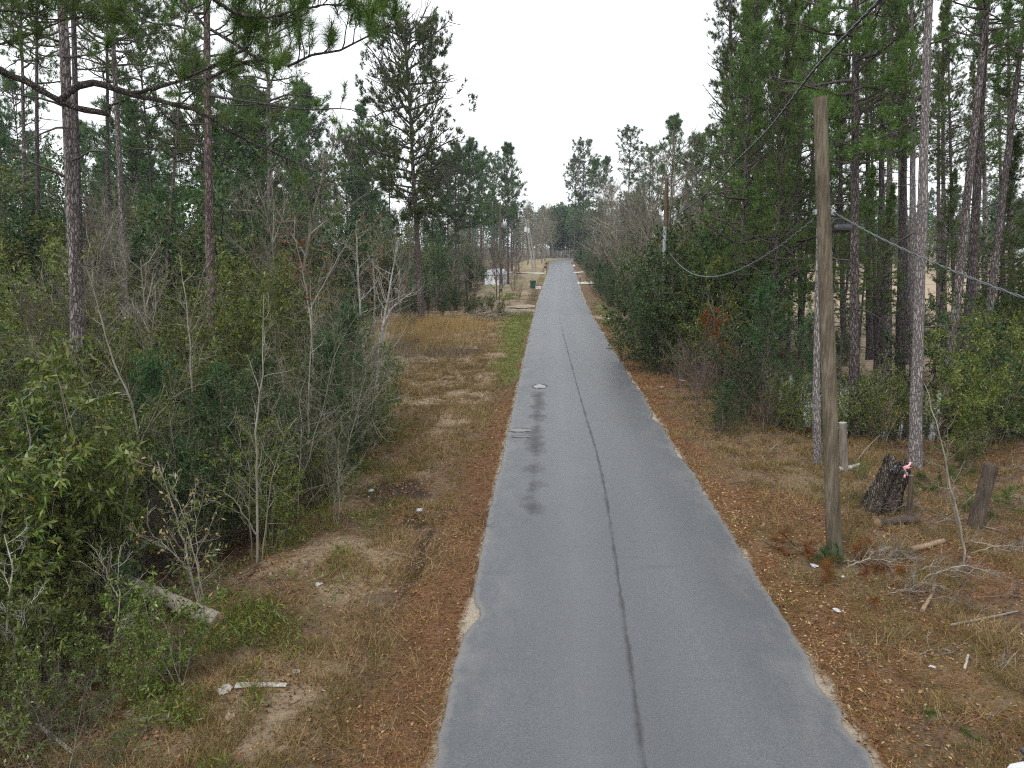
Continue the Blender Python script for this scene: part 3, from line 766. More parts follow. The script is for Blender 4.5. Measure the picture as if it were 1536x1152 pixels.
VINE = [shrub(500 + i, 2.0, 1.7, 16, 6, 4, 1, 2, 0.07, 0.03, M_twig_brown, M_leaf_dark, up=-0.06, wander=0.24, r0=0.008) for i in range(3)]
PALE = [shrub(520 + i, 2.6, 1.0, 7, 7, 4, 1, 3, 0.10, 0.035, M_twig, M_leaf_pale) for i in range(2)]
OLIVE = [shrub(540 + i, 2.2, 1.1, 9, 8, 6, 1, 6, 0.07, 0.030, M_twig_green, M_leaf_big) for i in range(3)]
def cedar(seed, h, rad):  # broad and uneven
    r = np.random.default_rng(seed); w = MB(); f = MB()
    nb = 90; u = (np.arange(nb) + r.random(nb)) / nb; az = r.uniform(0, 2 * PI, nb)
    st = np.stack([np.zeros(nb), np.zeros(nb), 0.1 + u * h * 0.95], 1)
    L = rad * (1.12 - u) ** 0.5 * np.clip(.5 + 2 * u, 0, 1) * r.uniform(0.45, 1.15, nb); el = np.radians(20 + 40 * u)
    di = np.stack([np.cos(az) * np.cos(el), np.sin(az) * np.cos(el), np.sin(el)], 1)
    w.tubes(grow(np.array([[0, 0, -0.1]]), np.array([[0, 0, 1.0]]), np.array([h]), 8, 0.04, 0.05, r), 0.04, 0.008, 6)
    b1 = grow(st, di, L, 5, 0.12, 0.08, r); w.tubes(b1, 0.009, 0.003, 3)
    s2 = spawn(b1, L, np.full(nb, .006), 9, 0.15, 1, 42, 0.42, r)
    b2 = grow(s2[0], s2[1], s2[2], 3, 0.15, 0.05, r); w.tubes(b2, 0.004, 0.002, 3)
    p, d = along(b2, r.uniform(0.05, 1, (len(b2), 8))); p = p.reshape(-1, 3); d = d.reshape(-1, 3)
    n = len(p)
    f.leaves(p, d * 0.8 + r.normal(size=(n, 3)) * 0.55, 0.12 * r.uniform(0.6, 1.3, n), 0.022, r=r)
    return w.mesh('stems', M_twig_brown), f.mesh('foliage', M_cedar)
CEDAR = [cedar(560 + i, 3.6, 1.75) for i in range(3)]
BTREE = [bare_tree(600 + i, 10.0, 0.11, M_twig, 15, 9, 9, 0.22, 46) for i in range(4)]
BTREE_BROWN = [bare_tree(620 + i, 9.0, 0.09, M_twig_brown, 15, 9, 9, 0.18, 44) for i in range(2)]
OAK = [bare_tree(640, 7.0, 0.07, M_twig, 12, 6, 4, 0.3, 50, 3, M_leaf_brown)]
BLOB = [blob_tree(660 + i, 7.0, 2.6, 0.12, 5200, M_leaf_dark if i < 2 else M_leaf, M_branch, 0.17, 0.07) for i in range(3)]
FARBLOB = [blob_tree(670 + i, 12.0, 4.0, 0.2, 4200, M_needle_far, M_branch, 0.5, 0.22, 40, 0.15) for i in range(2)]

def put(name, label, cat, tpl, x, y, s=1.0, group=None, parts=('stems', 'foliage'), z=None, sz=None, rot=None, tilt=0.0):
    """one plant: an Empty at its foot, its wood and its foliage as parts"""
    t = thing(name, label, cat, (x, y, gz(x, y) if z is None else z), (random.uniform(-tilt, tilt), random.uniform(-tilt, tilt), random.uniform(0, 2 * PI) if rot is None else rot), group)
    t.scale = (s, s, s * (sz or 1.0))
    for nme, me in zip(parts, tpl):
        if me is not None: link(nme, me, t)
    return t

_trunks = {}
def pine(label, x, y, H, dia, crown, cs=1.0, lean=(0, 0), mat=None, group=None, dead=14, seed=0, sx=1.0, deadL=1.6, name='pine_tree', wob=0.012, crown_h=None):
    """lean: sideways metres per metre of height in x and y"""
    ax = Vector((lean[0], lean[1], 1)).normalized()
    q = Vector((0, 0, 1)).rotation_difference(ax)
    t = thing(name, label, 'pine tree' if name == 'pine_tree' else 'dead tree', (x, y, gz(x, y)), None, group)
    t.rotation_mode = 'QUATERNION'; t.rotation_quaternion = q
    tm, pts = trunk_mesh(seed + 7, H * 0.985, dia / 2, dia * 0.10, wob, mat or M_bark, sides=14 if y < 45 else 8, rings=26 if y < 45 else 12)
    link('trunk', tm, t)
    hc = (crown_h or 9.0) * cs
    if crown is not None:
        for nme, me in zip(('limbs', 'crown'), crown):
            o = link(nme, me, t, (float(pts[-1, 0]) * 0.8, float(pts[-1, 1]) * 0.8, H - hc)); o.scale = (cs * sx, cs * sx, cs); o.rotation_euler = (0, 0, random.uniform(0, 2 * PI))
    if dead:
        near = y < 33
        for me in dead_limbs(seed + 3, pts, min(4.0, H * .2), max(5, H - hc * 0.8), dead, deadL, single=near):
            o = link('dead_limb' if near else 'dead_limbs', me, t)
            if not near: stuff(o)
    return t
def pine_px(label, bpx, Y, tpx, w, H, crown, **kw):
    """a pine whose foot shows at column bpx at Y metres and whose trunk leaves the frame's top at tpx; w is its width in photograph pixels"""
    x = P(bpx, 560, Y).x
    top = P(tpx, 0, Y); z0 = gz(x, Y)
    return pine(label, x, Y, H, w * Y / 1148.0, crown, lean=((top.x - x) / (top.z - z0), kw.pop('ly', 0)), **kw)

# ---- tall pines of the wood beside the thicket
pine_px('stout grey barked pine trunk, thickest of those behind the thicket', 104, 19.5, 88, 24, 24, PINE_OPEN[0], cs=1.1, seed=11, dead=16, deadL=2.2)
pine_px('slim pine close behind the stoutest trunk of the thicket', 115, 28, 112, 14, 24, PINE_OPEN[1], seed=12, mat=M_bark_dark, deadL=2)
pine_px('thin straight pine, second of three beyond the stoutest trunk', 166, 40, 163, 9, 23, PINE_OPEN[2], seed=13, mat=M_bark_dark)
pine_px('mottled pine leaning slightly away from the stoutest trunk', 193, 30, 166, 13, 23, PINE_OPEN[3], seed=14, mat=M_bark)
pine_px('tall pine with plated trunk standing over the middle of the thicket', 312, 25, 307, 17, 25, PINE_OPEN[1], seed=15, mat=M_bark_red, dead=20, deadL=2.4)
pine_px('reddish pine trunk leaning over beside the plated one', 240, 36, 280, 9, 17, PINE_OPEN[2], cs=0.8, seed=16, mat=M_bark_red)
pine_px('slender pine at the edge of the frame with vines round its foot', 46, 42, 32, 10, 22, PINE_OPEN[0], cs=.9, seed=17, mat=M_bark)
pine_px('slender dark pine between the edge pine and the stoutest trunk', 58, 38, 54, 10, 23, PINE_OPEN[3], cs=.9, seed=18, mat=M_bark_dark)
pine_px('pale forked tall pine with few high limbs behind the bare saplings', 411, 40, 398, 13, 20, PINE_OPEN[2], cs=0.85, seed=19, mat=M_bark_pale, deadL=3.0, dead=24)
# the open-crowned pine beyond the clearing
x = P(632, 480, 60).x
pine('tall lone pine with wide open crown at the far side of the clearing', x, 60, 22.6, 0.56, PINE_LONE, cs=1.62, lean=(-0.03, 0), mat=M_bark_red, seed=20, dead=10, deadL=2.5, sx=0.9)
pine('thin dark pine standing among the low bushes beyond the clearing', P(684, 450, 74).x, 74, 14, 0.28, PINE_FAR[1], cs=0.7, mat=M_bark_dark, seed=21, dead=10)

# ---- the pine grove by the pond
grove = 'pine trunks of the grove by the pond'
pine_px('pale grey straight pine trunk, stoutest in the grove by the pond', 1386, 21.5, 1395, 18.5, 24, PINE_DENSE[0], seed=31, mat=M_bark_pale, crown_h=14, cs=0.8, dead=16)
pine_px('first of two leaning trunks beside the pond, the paler one', 1424, 25.5, 1482, 16, 23, PINE_DENSE[1], seed=32, mat=M_bark, crown_h=14, cs=0.75)
pine_px('darker upright trunk just behind the leaning pale one', 1455, 28, 1482, 17, 23, PINE_DENSE[2], seed=33, mat=M_bark_dark, crown_h=14, cs=0.7)
pine_px('slanting pine trunk beside the dark evergreen bush of the grove', 1474, 30, 1540, 14, 22, PINE_DENSE[3], seed=34, mat=M_bark, crown_h=14, cs=0.7)
pine_px('dark stout pine rising directly behind the wooden pole', 1290, 25, 1280, 17, 22, PINE_DENSE[1], seed=35, mat=M_bark_dark, crown_h=14, cs=0.95)
ORD = 'first second third fourth fifth sixth seventh eighth ninth tenth eleventh twelfth thirteenth fourteenth fifteenth sixteenth seventeenth eighteenth nineteenth'.split()
def rank(q, pool): return ORD[sorted(pool).index(q)]
GPX = [1362, 1303, 1412, 1476, 1318, 1332, 1350, 1373, 1312, 1432, 1515, 1500, 1540, 1345, 1400, 1455, 1560, 1620]; GLO = [1262, 1200, 1142, 1100, 1172, 1235, 1122, 1085]
i = 0
for bpx, Y, tpx, w, H, mt in ((1318, 40, 1326, 13, 21, M_bark_dark), (1332, 37, 1338, 14, 21, M_bark), (1350, 38, 1357, 14, 22, M_bark_dark), (1373, 36, 1370, 13, 21, M_bark_pale), (1362, 42, 1352, 11, 21, M_bark), (1303, 44, 1297, 11, 21, M_bark_dark), (1412, 50, 1412, 10, 21, M_bark), (1476, 48, 1470, 10, 21, M_bark_pale), (1312, 47, 1302, 8, 20, M_bark_dark),
                              (1432, 44, 1420, 7, 20, M_bark_dark), (1515, 46, 1512, 11, 21, M_bark), (1500, 58, 1496, 8, 20, M_bark_dark), (1540, 40, 1560, 12, 21, M_bark), (1262, 50, 1255, 9, 20, M_bark_dark), (1200, 44, 1196, 9, 20, M_bark_dark), (1142, 42, 1136, 9, 21, M_bark), (1100, 43, 1094, 12, 22, M_bark_pale), (1172, 52, 1165, 9, 21, M_bark_dark), (1235, 60, 1235, 9, 21, M_bark_dark), (1122, 56, 1120, 9, 22, M_bark_dark), (1085, 60, 1090, 9, 21, M_bark), (1345, 62, 1345, 9, 22, M_bark_dark), (1400, 66, 1404, 9, 22, M_bark_dark), (1455, 70, 1455, 9, 22, M_bark), (1560, 30, 1600, 14, 22, M_bark_dark), (1620, 26, 1660, 15, 22, M_bark)):
    low = bpx < 1300
    pine_px(f'slim straight pine in the grove, {rank(bpx, GLO)} from the road of those hiding the field' if low else f'slim pine trunk by the pond, {rank(bpx, GPX)} of that row counted from the wooden pole', bpx, Y, tpx, w, H, PINE_DENSE[i % 4], seed=40 + i, mat=mt, crown_h=14, cs=1.0 if low else 0.72, sx=1.0 if low else 0.9, group='slim pines hiding the field behind the pole' if low else grove, dead=12)
    i += 1
# hanging green pines that fill the grove's edge
for (px, Y, H, cs, sx) in ((1112, 36, 20, 1.15, 0.85), (1150, 40, 21, 1.2, 0.9), (1192, 37, 20, 1.15, 0.9), (1252, 42, 19, 1.1, 0.85), (1212, 47, 22, 1.25, 0.95), (1105, 50, 22, 1.2, .8), (1165, 34, 17, 1.0, 0.8)):
    pine(f'thick green pine hung with needles, {rank(px, (1112, 1150, 1192, 1252, 1212, 1105, 1165))} from the road at the grove edge', X_at(px, Y), Y, H, 0.26, PINE_DENSE[i % 4], cs=cs, sx=sx, crown_h=14, mat=M_bark_dark, seed=80 + i, group='green pines crowding the grove edge', dead=8); i += 1
for (px, Y, H, cs) in ((1330, 33, 9.5, 0.40), (1300, 36, 10.5, 0.42), (1420, 38, 10, 0.4), (1505, 34, 11.5, 0.5), (1560, 30, 14, 0.6), (1275, 30, 9.5, 0.40)):
    pine(f'young pine with low green boughs, {rank(px, (1330, 1300, 1420, 1505, 1560, 1275))} from the wooden pole among the grove trunks', X_at(px, Y), Y, H, 0.14, PINE_DENSE[i % 4], cs=cs, sx=1.1, crown_h=14, mat=M_bark_dark, seed=80 + i, group='young pines among the grove trunks', dead=4); i += 1

# ---- pines along the far road
for k, (px, Y, H, cs, g) in enumerate(((762, 112, 19, 0.85, 'l'), (722, 118, 18.5, 0.9, 'l'), (705, 100, 18, 0.9, 'l'), (742, 135, 19, 0.9, 'l'), (672, 96, 16, 0.9, 'l'), (650, 88, 15, 0.8, 'l'), (688, 120, 20, 0.9, 'l'), (768, 150, 17, 0.8, 'l'), (720, 140, 19, 0.9, 'l'),
                                     (874, 172, 25.5, 1.15, 'r'), (893, 150, 20, 0.9, 'r'), (942, 108, 20.5, 0.62, 'r'), (1004, 90, 19.4, 0.85, 'r'), (972, 120, 19, 0.8, 'r'), (1040, 86, 17, 0.85, 'r'), (862, 205, 25, 1.0, 'r'), (908, 190, 24, 1.0, 'r'), (1060, 100, 19, .9, 'r'))):
    pine('far pine by the road past the white shed' if g == 'l' else 'far pine rising above the bushes along the road', X_at(px, Y), Y, H * 1.04, 0.32, PINE_FAR[k % 4], cs=cs * 1.2, crown_h=10, mat=M_bark_dark, seed=120 + k, group='far pines by the shed' if g == 'l' else 'far pines above the roadside bushes', dead=8, deadL=2)

# ---- woods further off
R2 = random.Random(9)
n = 0
for k in range(150):
    px = R2.uniform(-120, 640); Y = R2.uniform(48, 120)
    if px > 470 and Y < 66: continue
    x = X_at(px, Y)
    pine('pine in the deep wood beyond the thicket', x, Y, R2.uniform(13, 22), R2.uniform(.2, .36), PINE_FAR[k % 4], cs=R2.uniform(.75, 1.1), crown_h=10, mat=R2.choice([M_bark, M_bark_dark, M_bark_red]), seed=200 + k, group='pines deep in the wood beyond the thicket', dead=6 if Y < 80 else 0)
    n += 1
    if n >= 62: break
for k in range(40):
    px = R2.uniform(900, 1640); Y = R2.uniform(150, 210)
    if X_at(px, Y) < 16: continue
    pine('distant pine in the wood beyond the tan field', X_at(px, Y), Y, R2.uniform(13, 19), .3, PINE_FAR[k % 4], cs=R2.uniform(.85, 1.15), crown_h=10, mat=M_bark_dark, seed=300 + k, group='pines beyond the tan field', dead=0)
for k in range(46):
    px = R2.uniform(690, 990); Y = R2.uniform(262, 340)
    pine('distant pine in the wood closing the end of the road', X_at(px, Y), Y, R2.uniform(15, 20), .3, PINE_FAR[k % 4], cs=R2.uniform(.9, 1.2), crown_h=10, mat=M_bark_dark, seed=400 + k, group='pines closing the end of the road', dead=0)
for k, (px, Y, s) in enumerate(((838, 252, 1.45), (850, 258, 1.35), (862, 250, 1.4), (826, 266, 1.4), (845, 275, 1.6), (872, 240, 1.3), (812, 285, 1.5), (880, 262, 1.6))):
    put('evergreen_tree', 'dark bushy evergreen tree closing the far end of the road', 'tree', FARBLOB[k % 2], X_at(px, Y), Y, s, 'dark evergreens at the far end of the road', ('limbs', 'crown'))
# mid-height evergreens behind the thicket
for k in range(34):
    px = R2.uniform(-60, 600); Y = R2.uniform(34, 75)
    if px > 440 and Y < 64: continue
    put('evergreen_tree', 'rounded dark evergreen tree in the wood behind the thicket', 'tree', BLOB[k % 3], X_at(px, Y), Y, R2.uniform(1.0, 1.75), 'evergreen trees behind the thicket', ('limbs', 'crown'))
for k, (px, Y, s) in enumerate(((590, 70, .9), (655, 76, 1.0), (612, 82, 1.25), (640, 66, .75), (700, 84, .9), (560, 68, 1.0))):
    put('evergreen_tree', 'dark evergreen tree at the back edge of the clearing', 'tree', BLOB[k % 3], X_at(px, Y), Y, s, 'evergreens at the back of the clearing', ('limbs', 'crown'))
for k in range(20):
    px = R2.uniform(1090, 1640); Y = R2.uniform(125, 165)
    put('evergreen_tree', 'bushy tree along the far side of the tan field', 'tree', BLOB[k % 3], X_at(px, Y), Y, R2.uniform(.8, 1.5), 'trees across the tan field', ('limbs', 'crown'))

for k in range(54):
    px = R2.uniform(-90, 470) if k % 3 else R2.uniform(560, 770); Y = R2.uniform(46, 84) if k % 3 else R2.uniform(86, 150)
    x = X_at(px, Y)
    if x > road_c(Y) - 7 or (715 < px < 775 and Y < 120): continue
    put('evergreen_tree', 'broad evergreen filling the depth of the wood', 'tree', (BLOB + FARBLOB)[k % 5], x, Y, R2.uniform(.7, 1.1) * (1.0 if k % 5 < 3 else .62), 'evergreens filling the deep wood', ('limbs', 'crown'))
for k in range(40):
    px = R2.uniform(-90, 520); Y = R2.uniform(36, 62)
    if px > 440 and Y < 60: continue
    put('dark_shrub', 'tall dark shrub deep in the wood behind the thicket', 'shrub', EVER_DARK[k % 3], X_at(px, Y), Y, R2.uniform(1.2, 1.9), 'tall shrubs deep in the wood')
for k in range(22):
    px = R2.uniform(1085, 1660); Y = R2.uniform(160, 205)
    put('evergreen_tree', 'broad evergreen in the wood beyond the tan field', 'tree', FARBLOB[k % 2], X_at(px, Y), Y, R2.uniform(.7, 1.0), 'evergreens beyond the tan field', ('limbs', 'crown'))
# the wood that closes every side far off, one mass
r = np.random.default_rng(61); nT = 620
ang = r.uniform(-.85, .85, nT); RR = r.uniform(215, 430, nT); tx, ty = RR * np.sin(ang), RR * np.cos(ang)
ok = np.abs(tx - road_c(np.minimum(ty, 300))) > np.where(ty < 262, 13, 0); tx, ty = tx[ok], ty[ok]; nT = len(tx); tzv = tz(tx, ty); hh = r.uniform(11, 19, nT)
fw = MB(); fw.tubes(np.stack([np.stack([tx, ty, tzv - .3], 1), np.stack([tx + r.normal(size=nT) * .4, ty, tzv + hh * .95], 1)], 1), .22, .06, 4, 1)
per = 190; u = r.random((nT, per)) ** .8
rad = (r.uniform(1.8, 3.6, nT)[:, None]) * np.sqrt(np.clip(1.05 - u, 0, 1)) * r.random((nT, per)) ** .5; a_ = r.uniform(0, 2 * PI, (nT, per))
low = r.uniform(.05, .45, nT)[:, None]
p = np.stack([tx[:, None] + rad * np.cos(a_), ty[:, None] + rad * np.sin(a_), tzv[:, None] + hh[:, None] * (low + (1 - low) * u)], -1).reshape(-1, 3)
fw.leaves(p, r.normal(size=p.shape) + [0, 0, .5], r.uniform(.7, 1.4, len(p)), r.uniform(.3, .6, len(p)), r=r)
stuff(fw.obj('far_wood', [M_needle_far, M_branch]))
# bare trees
def btree(px, Y, s, label, group, k, tpl=None):
    tp = tpl or (BTREE_BROWN[k % 2] if k % 4 == 3 else BTREE[k % 4])
    t = put('bare_tree', label, 'tree', tp, X_at(px, Y), Y, s, group, ('branches', 'crown'))
for k in range(34):
    px = R2.uniform(120, 620); Y = R2.uniform(30, 70)
    if px > 470 and Y < 62: Y = R2.uniform(62, 80)
    btree(px, Y, R2.uniform(.65, 1.1), 'bare grey tree with fine twigs standing in the thicket', 'bare trees in the thicket', k)
for k in range(26):
    px = R2.uniform(640, 790); Y = R2.uniform(72, 150)
    x = X_at(px, Y)
    if x > road_c(Y) - 5.5: x = float(road_c(Y)) - R2.uniform(6, 9)
    put('bare_tree', 'bare tree among the yards by the white shed', 'tree', BTREE_BROWN[k % 2] if k % 3 == 0 else BTREE[k % 4], x, Y, R2.uniform(.5, .95) * (.7 if 725 < px < 765 and Y < 112 else 1), 'bare trees near the shed', ('branches', 'crown'))
for k in range(34):
    px = R2.uniform(885, 1085); Y = R2.uniform(50, 130)
    x = max(X_at(px, Y), float(road_c(Y)) + 6.2)
    put('bare_tree', 'grey bare tree rising behind the roadside bushes', 'tree', BTREE_BROWN[k % 2] if k % 4 == 3 else BTREE[k % 4], x, Y, R2.uniform(.85, 1.5), 'bare trees behind the roadside bushes', ('branches', 'crown'))
for k in range(16):
    px = R2.uniform(785, 830); Y = R2.uniform(170, 255)
    put('bare_tree', 'far grey bare tree where the road bends', 'tree', BTREE[k % 4], min(X_at(px, Y), float(road_c(Y)) - 4.5), Y, R2.uniform(1.0, 1.6), 'far bare trees at the bend', ('branches', 'crown'))

# ---- the thicket
cnt = {}
PLU = {'evergreen_shrub': 'leafy olive green shrubs', 'dark_shrub': 'dense dark green shrubs', 'bay_sapling': 'light green drooping saplings', 'bare_sapling': 'leafless grey saplings', 'brown_brush': 'clumps of leafless brown brush', 'vine_tangle': 'bramble tangles', 'cedar_bush': 'feathery dark cedars', 'pale_shrub': 'yellowed thin shrubs', 'olive_shrub': 'small yellow green bushes'}
def shr(kind, x, y, s, where):
    T = {'evergreen_shrub': EVER, 'dark_shrub': EVER_DARK, 'bay_sapling': BAY, 'bare_sapling': BARE, 'brown_brush': BARE_BROWN, 'vine_tangle': VINE, 'cedar_bush': CEDAR, 'pale_shrub': PALE, 'olive_shrub': OLIVE}[kind]
    D = {'evergreen_shrub': ('leafy olive green shrub', 'shrub'), 'dark_shrub': ('dense dark green shrub', 'shrub'), 'bay_sapling': ('light green sapling with drooping leaves', 'sapling'), 'bare_sapling': ('leafless pale grey sapling', 'sapling'),
         'brown_brush': ('leafless brown brush', 'brush'), 'vine_tangle': ('low tangle of brambles', 'bramble'), 'cedar_bush': ('feathery dark green cedar', 'cedar'), 'pale_shrub': ('thin shrub with yellowed leaves', 'shrub'), 'olive_shrub': ('small yellow green bush', 'bush')}[kind]
    k = cnt.get(kind, 0); cnt[kind] = k + 1
    names = {'t': ('in the thicket facing the wooden pole', 'thicket'), 'h': ('in the hedge along the far road', 'roadside hedge'), 'g': ('under the grove pines by the pond', 'grove undergrowth'), 'c': ('beyond the tan clearing', 'clearing edge')}[where]
    put(kind, D[0] + ' ' + names[0], D[1], T[k % len(T)], x, y, s, PLU[kind] + ' of the ' + names[1], sz=R2.uniform(.9, 1.2), tilt=0.12)
def pick(w):
    t = R2.uniform(0, sum(w.values()))
    for q, v in w.items():
        t -= v
        if t <= 0: return q
    return q
Yv = 5.5
while Yv < 46:
    stp = 1.15 if Yv < 14 else 1.45 if Yv < 30 else 2.1
    X0 = float(front_left(Yv)) - R2.uniform(0.3, 0.7)
    xv = X0
    while xv > max(-0.80 * Yv - 2.5, X0 - 17):
        dep = X0 - xv
        px = 823 + 1148 * xv / Yv
        near_left = px < 260 and Yv < 14
        if dep < 1.3: w = {'evergreen_shrub': 4.4, 'bare_sapling': 1.3, 'cedar_bush': 2.0, 'vine_tangle': 1.8, 'bay_sapling': 1.5, 'pale_shrub': .4, 'olive_shrub': 1.8}
        elif dep < 6: w = {'evergreen_shrub': 5, 'bare_sapling': 2.1, 'cedar_bush': 1.6, 'dark_shrub': 1, 'vine_tangle': 1, 'bay_sapling': 1, 'brown_brush': .6}
        else: w = {'evergreen_shrub': 3, 'bare_sapling': 3.4, 'dark_shrub': .8, 'brown_brush': 1.2}
        if near_left: w = {'bay_sapling': 4.5, 'evergreen_shrub': 3.5, 'bare_sapling': .7, 'vine_tangle': 2, 'brown_brush': .5}
        kd = pick(w)
        s = R2.uniform(0.7, 1.15)
        if dep < 1.3: s *= 0.62
        elif dep < 3: s *= 0.85
        if Yv < 9.5: s *= 0.72
        xx = xv + R2.uniform(-.5, .5) * stp * .8; yy = Yv + R2.uniform(-.5, .5) * stp
        # the fallen trunk lies in a gap
        if not (-7.6 < xx < -4.0 and 9.6 < yy < 13.6):
            shr(kd, xx, yy, s, 't')
        elif kd in ('vine_tangle',) or (xx < -6.0 and yy > 12.2): shr('vine_tangle', xx, yy, 0.5, 't')
        xv -= stp * R2.uniform(.8, 1.2) * (1 if dep < 8 else 1.4)
    Yv += stp
for k in range(30):
    Y = R2.uniform(9, 34); X_ = float(front_left(Y)) - R2.uniform(.2, 5) * (1 if k % 2 else .4)
    if -7.6 < X_ < -4.0 and 9.6 < Y < 13.6: continue
    shr('bare_sapling', X_, Y, R2.uniform(.75, 1.25), 't')
for k in range(26):
    px = R2.uniform(-40, 520); Y = R2.uniform(22, 42)
    if X_at(px, Y) > float(front_left(Y)) - 2.0: continue
    put('evergreen_shrub', 'tall leafy olive shrub standing above the thicket', 'shrub', EVER[k % 4], X_at(px, Y), Y, R2.uniform(1.25, 1.7), 'tall leafy shrubs above the thicket', tilt=.1)
for k in range(18):
    px = R2.uniform(40, 520); Y = R2.uniform(22, 44)
    if X_at(px, Y) > float(front_left(Y)) - 1.5: continue
    put('bare_tree', 'slim grey bare tree branching over the thicket', 'tree', (BTREE + BTREE_BROWN)[k % 6], X_at(px, Y), Y, R2.uniform(.5, .78), 'slim bare trees over the thicket', ('branches', 'crown'))
for px, py, kd_, s_ in ((18, 1090, 'evergreen_shrub', .42), (75, 1050, 'bay_sapling', .5), (115, 985, 'evergreen_shrub', .45), (50, 965, 'vine_tangle', .6), (150, 1030, 'olive_shrub', .5), (205, 1050, 'olive_shrub', .42), (255, 1015, 'vine_tangle', .4), (8, 1000, 'bay_sapling', .6), (130, 1105, 'vine_tangle', .5), (60, 1130, 'brown_brush', .4), (190, 960, 'cedar_bush', .3), (90, 900, 'evergreen_shrub', .6), (30, 880, 'bare_sapling', .6), (-30, 1040, 'evergreen_shrub', .6), (160, 900, 'vine_tangle', .6), (-20, 940, 'evergreen_shrub', .7), (60, 850, 'bay_sapling', .8), (230, 975, 'olive_shrub', .4)):
    q_ = G(px, py); shr(kd_, q_.x, q_.y, s_, 't')
# the back edge of the clearing
for k in range(34):
    px = R2.uniform(470, 770); Y = R2.uniform(63, 74)
    if X_at(px, Y) > -3.8: continue
    shr(pick({'dark_shrub': 5, 'evergreen_shrub': 2, 'brown_brush': 1.5, 'bare_sapling': 1.5}), X_at(px, Y), Y, R2.uniform(.38, .75) * (.55 if px > 705 else 1), 'c')
# the hedge along the road
Yv = 25.0
while Yv < 215:
    c = float(road_c(Yv)) + 2.6
    X0 = c + np.interp(Yv, [25, 30, 38, 62, 66, 70, 110, 116, 122, 142, 147, 152, 220], [2.2, 2.1, 2.6, 3.3, 5, 2.8, 2.3, 6, 2.4, 2.0, 4.5, 2.2, 2.0])
    stp = 1.35 if Yv < 50 else 2.0 if Yv < 100 else 3.2
    for row in range(5 if Yv < 90 else 3):
        xx = X0 + row * stp * .9 + R2.uniform(-.5, .5); yy = Yv + R2.uniform(-.5, .5) * stp
        if pond_d(xx, yy) < 1.0 or (Yv < 34 and row > 2): continue
        kd = pick({'dark_shrub': 4, 'cedar_bush': 1.6, 'brown_brush': 3.0, 'evergreen_shrub': 2.4, 'bare_sapling': 2.4} if row else {'dark_shrub': 4, 'brown_brush': 2, 'olive_shrub': 2, 'cedar_bush': 1.5})
        s = R2.uniform(.8, 1.15) * (0.8 if row == 0 else 1.4 if row == 1 else 1.7) * (0.6 if Yv < 29 else 1)
        shr(kd, xx, yy, s, 'h')
    Yv += stp
for (px, Y, s_) in ((985, 37.5, 1.25), (1012, 38.2, 1.4), (1000, 36, 1.05), (1030, 37, 1.3), (960, 41, 1.3)):
    shr('dark_shrub', X_at(px, Y), Y, s_, 'h')
for px, py, s_, kd_ in ((1296, 752, .34, 'vine_tangle'), (1330, 772, .26, 'brown_brush'), (1352, 760, .28, 'vine_tangle'), (1488, 775, .3, 'vine_tangle'), (1448, 770, .26, 'olive_shrub'), (1290, 720, .3, 'olive_shrub')):
    q_ = G(px, py); shr(kd_, q_.x, q_.y, s_, 'g')
# undergrowth of the grove
for k in range(46):
    px = R2.uniform(1170, 1580); Y = R2.uniform(20.5, 31)
    x = X_at(px, Y)
    if x < 6.8 or pond_d(x, Y) < 0.75: continue
    if px < 1450 and Y < 22.5: continue
    if 1180 < px < 1300 and Y < 25: continue
    s = R2.uniform(.4, .8) if px < 1450 else R2.uniform(1.2, 1.9)
    shr(pick({'olive_shrub': 6, 'pale_shrub': 1.6, 'vine_tangle': 2, 'bare_sapling': 1.0} if px < 1450 else {'olive_shrub': 4, 'dark_shrub': 3, 'brown_brush': 2}), x, Y, s * (.6 if px >= 1450 else 1), 'g')
for k in range(18):
    px = R2.uniform(1455, 1640); Y = R2.uniform(22, 34)
    shr(pick({'dark_shrub': 3, 'evergreen_shrub': 3, 'olive_shrub': 2}), X_at(px, Y), Y, R2.uniform(.8, 1.2), 'g')
for k in range(16):
    px = R2.uniform(1490, 1660); Y = R2.uniform(30, 44)
    shr(pick({'dark_shrub': 2, 'evergreen_shrub': 3, 'olive_shrub': 1}), X_at(px, Y), Y, R2.uniform(1.0, 1.5), 'g')
for k, (px, Y, s_) in enumerate(((1236, 25.5, .75), (1262, 24.2, .7), (1318, 24.6, .8), (1335, 25.5, .9), (1352, 24.4, .75), (1368, 26, .85), (1212, 24.6, .5), (1408, 25, .5), (1440, 25, .7), (1280, 27, .6), (1345, 27.5, .9), (1175, 25.5, .8))):
    shr('olive_shrub' if k % 4 else 'pale_shrub', X_at(px, Y), Y, s_ * (1.25 if k % 4 else 1), 'g')
for k in range(40):
    px = R2.uniform(1180, 1600); Y = R2.uniform(42, 60)
    shr(pick({'olive_shrub': 3, 'dark_shrub': 2, 'brown_brush': 1}), X_at(px, Y), Y, R2.uniform(.4, .8), 'g')
